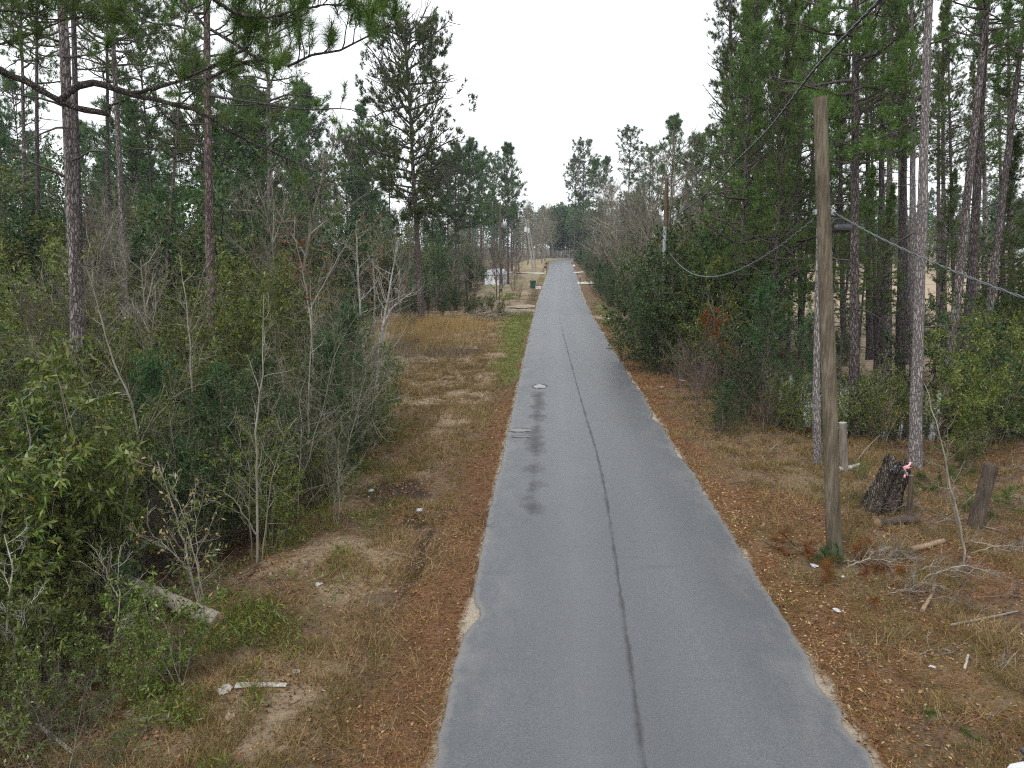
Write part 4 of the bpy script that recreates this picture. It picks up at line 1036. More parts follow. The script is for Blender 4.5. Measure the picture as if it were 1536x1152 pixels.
# ------------------------------------------------------------------ near pine boughs hanging into view
def inv_of(t):
    rot = t.rotation_quaternion.to_matrix() if t.rotation_mode == 'QUATERNION' else t.rotation_euler.to_matrix()
    return Matrix.LocRotScale(t.location, rot.to_quaternion(), t.scale).inverted()
def smooth_line(pts, n):
    pts = np.asarray(pts, float); K = len(pts)
    d = np.concatenate([[0], np.cumsum(np.linalg.norm(np.diff(pts, axis=0), axis=1))]); t = np.linspace(0, d[-1], n)
    m = np.gradient(pts, d, axis=0) if K > 2 else np.repeat((pts[1:] - pts[:1]) / d[-1], K, 0)
    i = np.clip(np.searchsorted(d, t, side='right') - 1, 0, K - 2)
    h = (d[i + 1] - d[i])[:, None]; s = ((t - d[i])[:, None]) / h
    return (2 * s**3 - 3 * s**2 + 1) * pts[i] + (s**3 - 2 * s**2 + s) * h * m[i] + (-2 * s**3 + 3 * s**2) * pts[i + 1] + (s**3 - s**2) * h * m[i + 1]
def wline(pix): return np.array([tuple(P(*q)) for q in pix])
def bough(parent, pix, r0, r1, seed, sub=0, subL=0.8, tuft=0, t0=0.3, up=0.2, sides=7, n=26, clumps=1, mat=None, NL=0.24, NW=0.0055):
    r = np.random.default_rng(seed)
    inv = inv_of(parent)
    ln = smooth_line(wline(pix), n)
    ln = ln + r.normal(size=ln.shape) * r0 * 0.20
    loc = np.array([tuple(inv @ Vector(p)) for p in ln])
    w = MB(); t = np.linspace(0, 1, n)
    rad = r0 + (r1 - r0) * t; rad = rad * (1 + r.normal(size=n) * 0.09)
    w.tubes_r(loc, rad, sides, cap=True)
    f = MB()
    if sub:
        s2 = spawn(loc[None], np.array([subL / 0.45]), np.array([r0 * 0.7]), sub, t0, 1.0, 52, 0.45, r, taper=0.3)
        b2 = grow(s2[0], s2[1], s2[2], 7, 0.16, up, r); w.tubes(b2, np.maximum(s2[3], 0.007), 0.004, 4)
        s3 = spawn(b2, s2[2], s2[3], 4, 0.25, 1.0, 42, 0.5, r)
        b3 = grow(s3[0], s3[1], s3[2], 5, 0.16, up * 1.2, r); w.tubes(b3, np.maximum(s3[3], 0.005), 0.0035, 3)
        if tuft:
            p1, d1 = along(b3, np.tile(np.linspace(0.8, 1.0, 1 + clumps), (len(b3), 1))); p2, d2 = along(b2, np.tile([0.95, 1.0], (len(b2), 1)))
            p = np.concatenate([p1.reshape(-1, 3), p2.reshape(-1, 3)]); d = np.concatenate([d1.reshape(-1, 3), d2.reshape(-1, 3)])
            keep = r.random(len(p)) < 0.68
            add_tufts(f, p[keep], d[keep] + np.array([0, 0, 0.25]), tuft, NL, NW, r, spread=0.85)
    lo = w.obj('limb', mat or M_limb, parent)
    if f.n: f.obj('needles', M_needle, lo)
    return lo
ox, oy = -10.9, 11.0
off = thing('pine_tree', 'near pine whose broken bare limb crosses the stoutest trunk, boughs hanging overhead', 'pine tree', (ox, oy, gz(ox, oy)))
tm, tp = trunk_mesh(901, 19, 0.22, 0.05, 0.01, M_bark, 16, 26); link('trunk', tm, off)
for nme, me in zip(('limbs', 'crown'), PINE_OPEN[0]):
    o = link(nme, me, off, (0, 0, 11.5)); o.scale = (.85, .85, .85)
T = lambda z: (-304 - 5 * (z - 8), 370 - (z - 6) * 1148 / 11, 11.0)
bough(off, [T(8.9), (-120, 62, 11.2), (0, 106, 11.6), (50, 128, 11.8), (95, 152, 12.0), (135, 166, 12.1), (164, 169, 12.2)], .075, .045, 1)
bough(off, [(160, 169, 12.2), (166, 160, 12.2), (178, 154, 12.25)], .03, .012, 2)
bough(off, [(92, 150, 12.0), (108, 136, 12.0), (125, 125, 12.0), (145, 124, 12.0), (190, 139, 12.1), (250, 155, 12.2), (310, 172, 12.4), (350, 200, 12.5), (385, 217, 12.6), (430, 236, 12.7), (462, 252, 12.8), (475, 285, 12.9), (482, 318, 13.0)], .055, .008, 3, sub=18, subL=0.75, tuft=16, t0=0.35, up=-0.02)
bough(off, [(200, 140, 12.1), (240, 130, 12.1), (290, 112, 12.0), (330, 92, 12.0), (372, 72, 11.9)], .035, .012, 4, sub=14, subL=0.7, tuft=34, t0=0.3, up=0.12)
bough(off, [(310, 118, 12.0), (345, 102, 12.0), (390, 88, 12.0), (430, 92, 12.0)], .028, .010, 5, sub=6, subL=0.5, tuft=34, t0=0.3, up=0.12)
bough(off, [T(10.9), (60, -70, 10.4), (200, -55, 10.2), (272, 0, 10.0), (305, 35, 10.0), (340, 58, 10.0), (375, 84, 10.1), (400, 95, 10.1), (430, 100, 10.2), (448, 98, 10.2), (460, 88, 10.2), (482, 78, 10.3), (520, 74, 10.3), (556, 50, 10.4), (585, 38, 10.5)], .055, .010, 6, sub=34, subL=0.85, tuft=40, t0=0.50, up=0.26)
bough(off, [(250, -60, 10.0), (300, -20, 9.8), (345, 14, 9.8), (400, 26, 9.8), (450, 14, 9.9), (500, 6, 10.0), (545, 8, 10.1)], .030, .008, 7, sub=30, subL=0.8, tuft=42, t0=0.2, up=0.22)
bough(off, [T(10.2), (-60, 20, 10.8), (20, 16, 11.0), (70, 30, 11.2), (120, 26, 11.4), (180, 36, 11.6)], .035, .008, 8, sub=22, subL=0.8, tuft=36, t0=0.3, up=0.12)
bough(off, [(-40, 70, 11.4), (10, 64, 11.4), (40, 54, 11.5), (95, 30, 11.6), (140, 8, 11.7)], .022, .007, 9, sub=10, subL=0.6, tuft=34, t0=0.2, up=0.12)
bough(off, [T(11.6), (60, -60, 11.0), (140, -30, 11.2), (175, 8, 11.3), (205, 34, 11.4), (240, 66, 11.5), (258, 56, 11.5)], .030, .008, 10, sub=9, subL=0.6, tuft=30, t0=0.4, up=0.1)
pl7 = [o for o in bpy.data.objects if o.get('label', '').startswith('tall pine with plated')][0]
bough(pl7, [(309, 142, 25), (345, 148, 24.6), (400, 156, 24.2), (465, 165, 24.0), (530, 166, 24.0), (556, 182, 24)], .05, .012, 11, sub=10, subL=1.0, tuft=26, t0=0.4, up=0.05, NL=.24, NW=.013)
bough(pl7, [(309, 120, 25), (335, 108, 25.4), (380, 92, 25.6), (420, 88, 26)], .05, .012, 12, sub=9, subL=1.2, tuft=30, t0=0.3, up=0.1, NL=.24, NW=.013)
bough(pl7, [(308, 60, 25), (270, 40, 25.4), (225, 34, 25.6), (190, 20, 26)], .05, .012, 13, sub=9, subL=1.2, tuft=30, t0=0.3, up=0.1, NL=.24, NW=.013)
pl1 = [o for o in bpy.data.objects if o.get('label', '').startswith('stout grey barked')][0]
bough(pl1, [(93, 86, 19.5), (120, 84, 19.2), (155, 76, 19.0), (180, 60, 18.8), (205, 40, 18.6)], .03, .008, 14, sub=7, subL=0.7, tuft=26, t0=0.4, up=0.1, NW=.011)
bough(pl1, [(92, 30, 19.5), (120, 26, 19.2), (150, 14, 19.0), (185, 16, 18.8)], .03, .008, 15, sub=8, subL=0.8, tuft=28, t0=0.3, up=0.1, NW=.011)
bough(pl1, [(88, 62, 19.5), (60, 52, 19.2), (30, 40, 19.0), (-10, 44, 18.8)], .03, .008, 16, sub=8, subL=0.8, tuft=28, t0=0.3, up=0.1, NW=.011)

# ------------------------------------------------------------------ single saplings at the thicket's edge
def sapling(label, lines, Y, r0, mat, twigs=16, tw=0.8, seed=0, leaf=0, lm=None, LL=.1, LW=.035, name='bare_sapling', cat='sapling', group=None):
    """lines: stems given by the columns and rows at which they show, standing Y metres down the road"""
    r = np.random.default_rng(seed)
    b = P(*lines[0][0], Y); root = thing(name, label, cat, (b.x, Y, gz(b.x, Y)), None, group)
    w = MB(); f = MB()
    for li, L in enumerate(lines):
        n = 16; dy = np.linspace(0, r.uniform(-.4, .4), len(L))
        ln = smooth_line(np.array([tuple(P(q[0], q[1], Y + dy[i]) - root.location) for i, q in enumerate(L)]), n)
        ln = ln + r.normal(size=ln.shape) * 0.012
        if li == 0: ln[0, 2] = min(ln[0, 2], 0) - .05
        k = 1.0 if li == 0 else 0.6
        rr = np.linspace(r0 * k, r0 * 0.22 * k, n)
        w.tubes_r(ln, rr, 6)
        length = np.linalg.norm(np.diff(ln, axis=0), axis=1).sum()
        m = max(3, int(twigs * (1 if li == 0 else .6)))
        s2 = spawn(ln[None], np.array([tw / .45]), np.array([r0 * k * .8]), m, .25, 1, 50, .45, r, taper=.4)
        b2 = grow(s2[0], s2[1], s2[2], 6, .16, .08, r); w.tubes(b2, np.maximum(s2[3], .005), .0028, 3)
        s3 = spawn(b2, s2[2], s2[3], 5, .15, 1, 45, .5, r)
        b3 = grow(s3[0], s3[1], np.maximum(s3[2], .12), 4, .2, .08, r); w.tubes(b3, np.maximum(s3[3], .0035), .002, 3)
        if leaf:
            p, d = along(b3, r.uniform(.2, 1, (len(b3), leaf))); p = p.reshape(-1, 3); q = len(p)
            f.leaves(p, d.reshape(-1, 3) * .6 + r.normal(size=(q, 3)) * .5 + np.array([0, 0, -.5]), LL * r.uniform(.6, 1.2, q), LW * r.uniform(.7, 1.2, q), up=(0, 0, 1), r=r)
    w.obj('stems', mat, root)
    if f.n: f.obj('foliage', lm or M_leaf_big, root)
    return root
sapling('pale many-stemmed bare sapling rising from a dark gap in the thicket', [[(385, 870), (386, 760), (385, 640), (394, 560), (396, 440)], [(380, 860), (374, 760), (372, 690), (340, 640)], [(392, 850), (400, 780), (412, 700), (432, 640)], [(384, 800), (340, 740), (310, 730)]], 13.9, .03, M_twig, 20, .9, 1)
sapling('forked pale sapling with a few yellowed leaves standing over the fallen log', [[(308, 950), (296, 900), (286, 860), (272, 800), (252, 740), (236, 690)], [(306, 940), (300, 890), (294, 800), (290, 740)], [(286, 860), (260, 830), (225, 800)]], 11.9, .026, M_twig, 16, .8, 2, 1, M_leaf_pale, .09, .035)
sapling('small leafy sapling in front of the forked pale one', [[(312, 985), (305, 900), (290, 830), (270, 760), (250, 720)]], 11.2, .016, M_twig, 14, .6, 3, 4, M_leaf_big, .11, .035, name='bay_sapling')
sapling('crooked pale sapling with mottled bark beside the fallen log', [[(160, 1080), (165, 1010), (172, 960), (180, 900), (176, 860), (182, 820)], [(178, 900), (160, 860), (150, 830)]], 9.9, .018, M_twig, 14, .6, 4)
sapling('birch pale mottled stem nearest the corner of the frame', [[(28, 1150), (20, 1080), (14, 1000), (12, 920), (18, 860), (8, 800)], [(14, 1010), (32, 940), (40, 900)]], 9.0, .028, M_bark_lichen, 14, .7, 5)
sapling('slim pale stem next to the mottled corner sapling', [[(44, 1150), (36, 1080), (28, 1020), (18, 950)], [(40, 1120), (58, 1040), (60, 980)]], 9.2, .014, M_twig, 10, .6, 6)
sapling('white lichened slim trunk at the corner of the thicket by the clearing', [[(563, 640), (566, 580), (570, 520), (578, 470), (588, 410), (596, 370)], [(574, 490), (590, 460), (615, 440)]], 25.5, .075, M_bark_lichen, 18, 1.6, 7, name='lichened_tree', cat='tree')
sapling('second lichened slim trunk standing before the tan clearing', [[(548, 590), (544, 520), (540, 450), (536, 380), (534, 330)]], 29, .075, M_bark_lichen, 18, 1.8, 8, name='lichened_tree', cat='tree')
sapling('slim grey trunk with rusty leaves hanging over the clearing', [[(560, 500), (562, 450), (560, 400), (556, 350)]], 48, .09, M_twig, 18, 2.4, 9, 1, M_leaf_brown, .2, .13, name='oak_sapling')
sapling('bare sapling with clinging rusty leaves at the thicket top', [[(470, 560), (466, 480), (455, 410), (440, 350)], [(462, 470), (500, 400), (530, 345)]], 22, .035, M_twig, 18, 1.5, 10, 1, M_leaf_brown, .12, .08, name='oak_sapling')
sapling('leaning mossy stem slanting across the dark of the thicket', [[(165, 770), (190, 710), (215, 660), (232, 620), (250, 575)], [(225, 640), (270, 590), (320, 570)]], 16, .055, M_twig_green, 12, 1.0, 11)
sapling('pale slim sapling reaching up through the green thicket', [[(215, 700), (195, 600), (170, 540), (150, 470), (130, 400)]], 17, .03, M_twig, 20, 1.1, 12)
sapling('tall pale twig sapling in front of the plated pine', [[(290, 640), (285, 530), (278, 440), (268, 380)], [(283, 500), (300, 430), (312, 390)]], 20, .034, M_twig, 20, 1.3, 13)
sapling('grey sapling standing mid thicket beside the feathery cedar', [[(460, 720), (462, 640), (464, 560), (468, 480), (465, 420)]], 18.5, .028, M_twig, 22, 1.1, 14)
sapling('slim stem with clustered leaves beside the white lichened trunk', [[(568, 650), (576, 600), (584, 560), (580, 520)]], 24.2, .02, M_twig, 16, .7, 15, 6, M_leaf_big, .13, .06, name='bay_sapling')
sapling('bright green bay sapling crowding the lower corner of the frame', [[(52, 900), (40, 820), (38, 740), (44, 660), (30, 600)], [(44, 800), (70, 740), (90, 700)]], 11.5, .024, M_twig, 18, .8, 16, 7, M_leaf_big, .16, .045, name='bay_sapling')
sapling('drooping bright green bay at the very edge of the frame', [[(-20, 960), (-14, 880), (0, 800), (10, 730)], [(-10, 900), (24, 850), (40, 800)]], 10.5, .024, M_twig, 18, .8, 17, 7, M_leaf_big, .16, .045, name='bay_sapling')
for k, (a, bq) in enumerate(((505, 520), (515, 533), (528, 548), (545, 538), (520, 505), (553, 562), (497, 490), (538, 556))):
    sapling('thin dry cane leaning at the foot of the thicket by the clearing', [[(a, 705 - k * 3), ((a + bq) / 2 + 2, 660), (bq, 600)]], 20.5 + k * .25, .012, M_leaf_pale if False else M_twig_green, 4, .4, 30 + k, name='dry_cane', cat='cane', group='dry canes at the thicket foot')
put('cedar_bush', 'tall feathery dark cedar filling the thicket corner by the lichened trunk', 'cedar', CEDAR[0], X_at(520, 22.5), 22.5, 1.15)
put('cedar_bush', 'second feathery cedar leaning out beside the canes', 'cedar', CEDAR[1], X_at(482, 20.3), 20.3, 1.0)
put('cedar_bush', 'bright feathery cedar in the middle of the thicket', 'cedar', CEDAR[2], X_at(300, 17), 17, 0.95)
put('cedar_bush', 'tiny bright green cedar alone in the tall tan grass', 'cedar', CEDAR[1], X_at(603, 58), 58, 0.42)
sapling('small dead dark bush standing in the tall tan grass', [[(616, 500), (616, 480), (614, 455)], [(616, 490), (626, 475), (634, 468)], [(615, 488), (606, 474), (600, 466)]], 56, .10, M_branch, 10, .9, 40, name='dead_bush', cat='bush')
put('brown_brush', 'reddish bare shrub by the dirt driveway', 'brush', BARE_BROWN[0], X_at(800, 84), 84, .8)
put('brown_brush', 'wide fan of bare reddish twigs in front of the leaning poles', 'brush', BARE_BROWN[1], X_at(772, 100), 100, 1.5)
put('brown_brush', 'loose bare twig bush behind the dark hedge of the yard', 'brush', BARE_BROWN[2], X_at(776, 82), 82, 1.1)
# rusty dead bough caught in the hedge
t = thing('dead_bough', 'rusty dead pine bough hanging in the roadside hedge', 'dead bough', tuple(P(1076, 560, 30.5)))
f = MB(); w = MB(); r = np.random.default_rng(77)
ln = smooth_line(np.array([tuple(P(*q) - t.location) for q in ((1062, 450, 31.2), (1075, 485, 30.8), (1086, 520, 30.6), (1092, 560, 30.2), (1078, 585, 30))]), 14)
w.tubes_r(ln, np.linspace(.03, .012, 14), 5)
s2 = spawn(ln[None], np.array([1.8]), np.array([.02]), 22, 0, 1, 60, .45, r, taper=.2); b2 = grow(s2[0], s2[1], s2[2], 5, .2, -.15, r); w.tubes(b2, .009, .004, 3)
p, d = along(b2, r.uniform(.2, 1, (22, 7))); add_tufts(f, p.reshape(-1, 3), d.reshape(-1, 3) + np.array([0, 0, -.8]), 26, .22, .013, r)
lo = w.obj('limb', M_branch, t); f.obj('needles', M_leaf_brown, t)

M_rust = leaf_mat('rusty_needles', [(0, (0.09, 0.045, 0.024)), (.6, (0.17, 0.09, 0.048)), (1, (0.27, 0.16, 0.09))], .15, .7, .2, 0)
# ------------------------------------------------------------------ ground cover too fine to count
M_dry = leaf_mat('dry_grass_blades', [(0, (0.11, 0.074, 0.042)), (.4, (0.24, 0.175, 0.105)), (.8, (0.40, 0.31, 0.20)), (1, (0.19, 0.20, 0.075))], .2, .7, .2, 0)
M_rough = leaf_mat('rough_grass_blades', [(0, (0.075, 0.055, 0.030)), (.4, (0.15, 0.115, 0.062)), (.7, (0.24, 0.185, 0.105)), (.9, (0.12, 0.13, 0.045)), (1, (0.36, 0.29, 0.19))], .2, .7, .2, 0)
M_tall = leaf_mat('broom_grass_blades', [(0, (0.25, 0.17, 0.095)), (.5, (0.40, 0.295, 0.18)), (1, (0.55, 0.44, 0.29))], .3, .7, .2, 0)
M_weed = leaf_mat('grey_weed_stalks', [(0, (0.14, 0.11, 0.09)), (.6, (0.25, 0.205, 0.165)), (1, (0.34, 0.28, 0.21))], .2, .8, .2, 0)
M_green = leaf_mat('green_grass_blades', [(0, (0.085, 0.105, 0.035)), (.6, (0.155, 0.180, 0.062)), (1, (0.28, 0.26, 0.12))], .3, .5, .3, 0)
M_litter = leaf_mat('fallen_leaf_litter', [(0, (0.070, 0.042, 0.026)), (.35, (0.15, 0.085, 0.048)), (.7, (0.26, 0.17, 0.105)), (.95, (0.33, 0.24, 0.165)), (1, (0.40, 0.34, 0.28))], .1, .7, .25, 0)
M_straw = leaf_mat('pine_straw_needles', [(0, (0.08, 0.043, 0.026)), (.5, (0.175, 0.098, 0.056)), (1, (0.31, 0.20, 0.12))], .1, .7, .2, 0)
M_chip = leaf_mat('wood_chips', [(0, (0.42, 0.30, 0.16)), (1, (0.62, 0.50, 0.32))], 0, .8, .2, 0)
def sample(n, x0, x1, y0, y1, wfn, r, power=1.0):
    X = r.uniform(x0, x1, n); u = r.random(n)
    Y = y0 * (y1 / y0) ** u if power == 1.0 else r.uniform(y0, y1, n)
    ok = (np.abs(X - road_c(Y)) > ROAD_W / 2 + 0.02) & (X > -0.80 * Y - 1) & (X < 0.76 * Y + 2)
    ok &= r.random(n) < np.clip(wfn(X, Y), 0, 1)
    X, Y = X[ok], Y[ok]
    return X, Y, tz(X, Y)
def flat_dirs(n, r, tilt=0.25):
    a = r.uniform(0, 2 * PI, n); return np.stack([np.cos(a), np.sin(a), r.normal(size=n) * tilt], 1)
def cover_at(i): return lambda X, Y: cover(X, Y)[i]
r = np.random.default_rng(55)
def clump(X, Y, s=1.3): return sstep(.42, .62, fbm(X * s, Y * s, 3))
# short dry grass
X, Y, Z = sample(620000, -9, 15, 7, 70, lambda x, y: (.18 + .55 * clump(x, y) + .4 * cover(x, y)[1]) * (1 - .8 * cover(x, y)[3]) * (1 - .75 * cover(x, y)[2]) * (1 - cover(x, y)[0]), r)
n = len(X); h = r.uniform(.05, .19, n) * (.5 + 1.0 * clump(X, Y))
mb = MB(); d = r.normal(size=(n, 3)) * [.9, .9, .3] + [0, 0, .75]
mb.blades(np.stack([X, Y, Z - .01], 1), d, h * (1 + Y / 60), .007 + Y * .00035, r); stuff(mb.obj('dry_grass', M_dry))
X, Y, Z = sample(900000, -7, 16, 7, 40, lambda x, y: .55 * sstep(.50, .64, fbm(x * 1.7 + 60, y * 1.7, 3)) * (1 - .7 * cover(x, y)[2]) * sstep(.5, 1.6, np.abs(x - 1.3) - 2.6), r)
n = len(X); mb = MB(); mb.blades(np.stack([X, Y, Z - .01], 1), r.normal(size=(n, 3)) * [.65, .65, .2] + [0, 0, .8], r.uniform(.10, .30, n), .006 + Y * .0003, r); stuff(mb.obj('rough_grass', M_rough))
# green grass strip
X, Y, Z = sample(420000, -5.2, 8, 7, 95, lambda x, y: cover(x, y)[0] * .9, r)
n = len(X); mb = MB(); mb.blades(np.stack([X, Y, Z - .01], 1), r.normal(size=(n, 3)) * [.6, .6, .2] + [0, 0, .8], r.uniform(.04, .11, n) * (1 + Y / 70), .007 + Y * .0004, r); stuff(mb.obj('green_grass', M_green))
# tall tan grass
def tallw(x, y):
    a = np.exp(-(((x + 9.6) / 3.6) ** 2 + ((y - 57) / 4.2) ** 2) ** 1.5)
    b_ = .7 * np.exp(-(((x + 8.6) / 2.4) ** 2 + ((y - 46.5) / 2.6) ** 2)) + .4 * np.exp(-(((x + 6.8) / .9) ** 2 + ((y - 27.2) / 1.6) ** 2))
    return np.maximum(a, b_) * sstep(.39, .56, fbm(x * 1.0, y * .6, 3)) * (x < -4)
X, Y, Z = sample(420000, -17, -3.5, 24, 64, tallw, r, 0)
n = len(X); cl = fbm(X * 2.2, Y * 2.2, 2)
mb = MB(); mb.blades(np.stack([X, Y, Z - .02], 1), r.normal(size=(n, 3)) * [.17, .17, .1] + [.08, 0, 1], r.uniform(.45, 1.05, n) * (.25 + 1.6 * cl ** 1.5), .020, r); stuff(mb.obj('tall_grass', M_tall))
X, Y, Z = sample(160000, -17, -3.5, 33, 56, lambda x, y: .5 * np.exp(-(((x + 8) / 4) ** 2 + ((y - 44) / 4.5) ** 2)) * sstep(.38, .6, fbm(x * .9 + 8, y * .9, 3)), r, 0)
n = len(X); mb = MB(); mb.blades(np.stack([X, Y, Z - .02], 1), r.normal(size=(n, 3)) * [.5, .5, .1] + [0, 0, .8], r.uniform(.15, .5, n), .018, r); stuff(mb.obj('dead_weeds', M_weed))
# fallen leaves
X, Y, Z = sample(190000, -8, 15, 7, 48, lambda x, y: (.25 + .5 * clump(x, y, .8)) * (1 - .7 * cover(x, y)[0]), r)
n = len(X); mb = MB()
mb.leaves(np.stack([X, Y, Z + r.uniform(.0, .03, n)], 1), flat_dirs(n, r, .35), r.uniform(.03, .085, n), r.uniform(.018, .05, n), up=(0, 0, 1.6), r=r); stuff(mb.obj('leaf_litter', M_litter))
# pine straw
X, Y, Z = sample(420000, -7, 15, 7, 50, lambda x, y: .12 + .8 * cover(x, y)[2], r)
n = len(X); mb = MB()
mb.blades(np.stack([X, Y, Z + r.uniform(.0, .03, n)], 1), flat_dirs(n, r, .18), r.uniform(.10, .2, n), .005 + Y * .00025, r); stuff(mb.obj('pine_straw', M_straw))
X, Y, Z = sample(2600, -7, 15, 7.5, 34, lambda x, y: .6 + 0 * x, r)
n = len(X); mb = MB(); ln = r.uniform(.1, .55, n)
b1 = grow(np.stack([X, Y, Z + .02], 1), flat_dirs(n, r, .15), ln, 4, .2, 0, r); mb.tubes(b1, r.uniform(.004, .010, n), .003, 3)
stuff(mb.obj('fallen_twigs', M_twig_brown))
X, Y, Z = sample(6000, 3.8, 5.2, 8, 22, lambda x, y: np.exp(-((x - 4.25) / .35) ** 2) * .35 * clump(x, y, .7) + .03, r)
n = len(X); mb = MB(); mb.leaves(np.stack([X, Y, Z + .015], 1), flat_dirs(n, r, .2), r.uniform(.03, .10, n), r.uniform(.012, .03, n), up=(0, 0, 2), r=r); stuff(mb.obj('wood_chips', M_chip))
# green weeds at the thicket's foot
X, Y, Z = sample(260000, -9, -3.4, 7, 28, lambda x, y: np.exp(-((x - front_left(y) - .1) / .8) ** 2) * .38 * sstep(.40, .6, fbm(x * 1.1 + 4, y * 1.1, 3)), r)
n = len(X); mb = MB(); mb.leaves(np.stack([X, Y, Z + r.uniform(0, .22, n)], 1), r.normal(size=(n, 3)) * [.8, .8, .4] + [0, 0, .6], r.uniform(.05, .16, n), r.uniform(.010, .026, n), r=r); stuff(mb.obj('weed_cover', M_leaf))

# ------------------------------------------------------------------ wooden poles, cables
def wood_mat(name, c1, c2, c3):
    m, nt, b, out = new_mat(name)
    g = noise(nt, 30, 6, .75, stretch=(1, 1, .05)); bl = noise(nt, 2.2, 5, .7, stretch=(1.5, 1.5, .5))
    c = ramp(nt, math_n(nt, 'ADD', math_n(nt, 'MULTIPLY', g, .55), math_n(nt, 'MULTIPLY', bl, .45)), [(.36, c1), (.5, c2), (.64, c3)])
    nt.links.new(c, b.inputs['Base Color']); b.inputs['Roughness'].default_value = .85; b.inputs['Specular IOR Level'].default_value = .2
    bump(nt, b, g, .6, .01)
    return m
M_pole = wood_mat('weathered_pole_wood', (.038, .031, .022), (.105, .086, .060), (.215, .185, .14))
M_pole_d = wood_mat('dark_pole_wood', (.05, .035, .022), (.10, .07, .042), (.17, .125, .08))
M_greywood = wood_mat('silvered_wood', (.17, .155, .14), (.33, .31, .28), (.52, .50, .47))
M_tanwood = wood_mat('fresh_split_wood', (.13, .088, .054), (.25, .18, .115), (.38, .295, .20))
M_stump = bark_mat('stump_bark', (.02, .016, .013), (.075, .06, .048), (.17, .14, .115), 1.2)
M_logwood = wood_mat('weathered_log', (.10, .088, .07), (.225, .20, .165), (.36, .33, .285))
M_oldwood = wood_mat('old_grey_wood', (.085, .072, .058), (.17, .148, .122), (.28, .25, .21))
M_rot = wood_mat('rotten_wood', (.028, .022, .018), (.075, .058, .045), (.15, .12, .095))
M_steel = plain_mat('galvanised_steel', (.42, .44, .46), (.30, .31, .33), 8, .45, .6)
M_black = plain_mat('black_plastic', (.022, .024, .026), (.035, .036, .038), 8, .45)
M_cable = plain_mat('cable_sheath', (.105, .12, .13), (.065, .072, .08), 5, .45)
M_cable_d = plain_mat('dark_cable_sheath', (.060, .064, .070), (.035, .037, .04), 5, .4)
M_white = plain_mat('white_paint', (.78, .79, .80), (.68, .69, .70), 4, .5)
M_greyc = plain_mat('grey_conduit', (.36, .38, .41), (.27, .285, .31), 4, .55)
M_litterw = plain_mat('white_litter', (.50, .51, .53), (.33, .335, .36), 12, .7)
def tube_part(name, pts, rad, mat, parent, sides=14, cap=True):
    mb = MB(); pts = np.asarray(pts, float); rad = np.broadcast_to(rad, (len(pts),)) if np.ndim(rad) == 0 else np.asarray(rad)
    mb.tubes_r(pts, rad, sides, cap=cap)
    return mb.obj(name, mat, parent)
b1 = G(1252, 838); top = P(1230, 146, b1.y + .1)
pole = thing('utility_pole', 'bare weathered wooden utility pole leaning over the verge near the road', 'utility pole', tuple(b1))
tv = np.array(top - b1); n = 16
pts = np.array([tv * k / (n - 1) for k in range(n)]); pts[0] -= tv * .04
r = np.random.default_rng(8)
pts[1:-1, :2] += r.normal(size=(n - 2, 2)) * .004
rad = np.linspace(.145, .115, n) * (1 + r.normal(size=n) * .008)
tube_part('pole', pts, rad, M_pole, pole, 20)
az = (6.62 - b1.z) / tv[2]; att = tv * az
mb = MB(); mb.tubes(np.array([att + [-.2, 0, 0], att + [.22, 0, 0]]), .012, .012, 8, cap=True); mb.box(att + np.array([.15, 0, 0]), (.06, .10, .10)); mb.box(att + np.array([-.15, 0, 0]), (.04, .09, .09)); mb.obj('through_bolt', M_steel, pole, smooth=False)
gp = np.array([tv * k + np.array([.135 - .03 * k, -.02, 0]) for k in np.linspace(.02, .62, 12)]); tube_part('ground_wire', gp, .004, M_cable_d, pole, 5)
A = b1 + Vector(att)
def cable_obj(name, label, pts, rad, mat, strands=1, rope=0.0, n=120, cat='cable'):
    pts = smooth_line(pts, n); mb = MB()
    if strands == 1: mb.tubes_r(pts, np.full(n, rad), 8)
    else:
        L = np.concatenate([[0], np.cumsum(np.linalg.norm(np.diff(pts, axis=0), axis=1))])
        nn = int(min(1400, L[-1] * 24)); pts2 = smooth_line(pts, nn); ph = np.linspace(0, L[-1], nn) * rope
        tan = nrm(np.gradient(pts2, axis=0)); u = nrm(np.cross(tan, [0, 0, 1.])); w = np.cross(tan, u)
        for s in range(strands):
            a = ph + 2 * PI * s / strands
            mb.tubes_r(pts2 + (u * np.cos(a)[:, None] + w * np.sin(a)[:, None]) * rad * .6, np.full(nn, rad * .62), 5)
    o = mb.obj(name, mat); tag(o, label, cat); return o
def sag(a, b, s, n=9):
    a, b = np.array(a), np.array(b); t = np.linspace(0, 1, n)[:, None]
    p = a * (1 - t) + b * t; p[:, 2] -= (4 * s * t * (1 - t))[:, 0]; return p
X2 = P(996, 500, 40.5).x
p2b = Vector((X2, 40.5, gz(X2, 40.5))); p2t = P(1000, 268, 40.5)
pole2 = thing('utility_pole', 'slim dark wooden utility pole with grey conduit standing in the hedge', 'utility pole', tuple(p2b))
v2 = np.array(p2t - p2b)
tube_part('pole', np.array([v2 * k for k in np.linspace(-.04, 1, 10)]), np.linspace(.14, .10, 10), M_pole_d, pole2, 14)
zc = P(999, 340, 40.5).z - p2b.z
tube_part('conduit', np.array([v2 * k + np.array([-.06, -.12, 0]) for k in np.linspace(0, zc / v2[2], 8)]), .105, M_greyc, pole2, 12)
B2 = p2b + Vector(v2 * ((P(999, 366, 40.5).z - p2b.z) / v2[2]))
cable_obj('telephone_cable', 'slack grey cable drooping between the two wooden poles', sag(A + Vector((-.14, 0, -.12)), B2 + Vector((-.05, -.2, 0)), 1.35, 13), .021, M_cable, 2, 9)
E = Vector((5.2, -14, 6.5))
rc = sag(A + Vector((.16, 0, 0)), E, 1.75, 15)
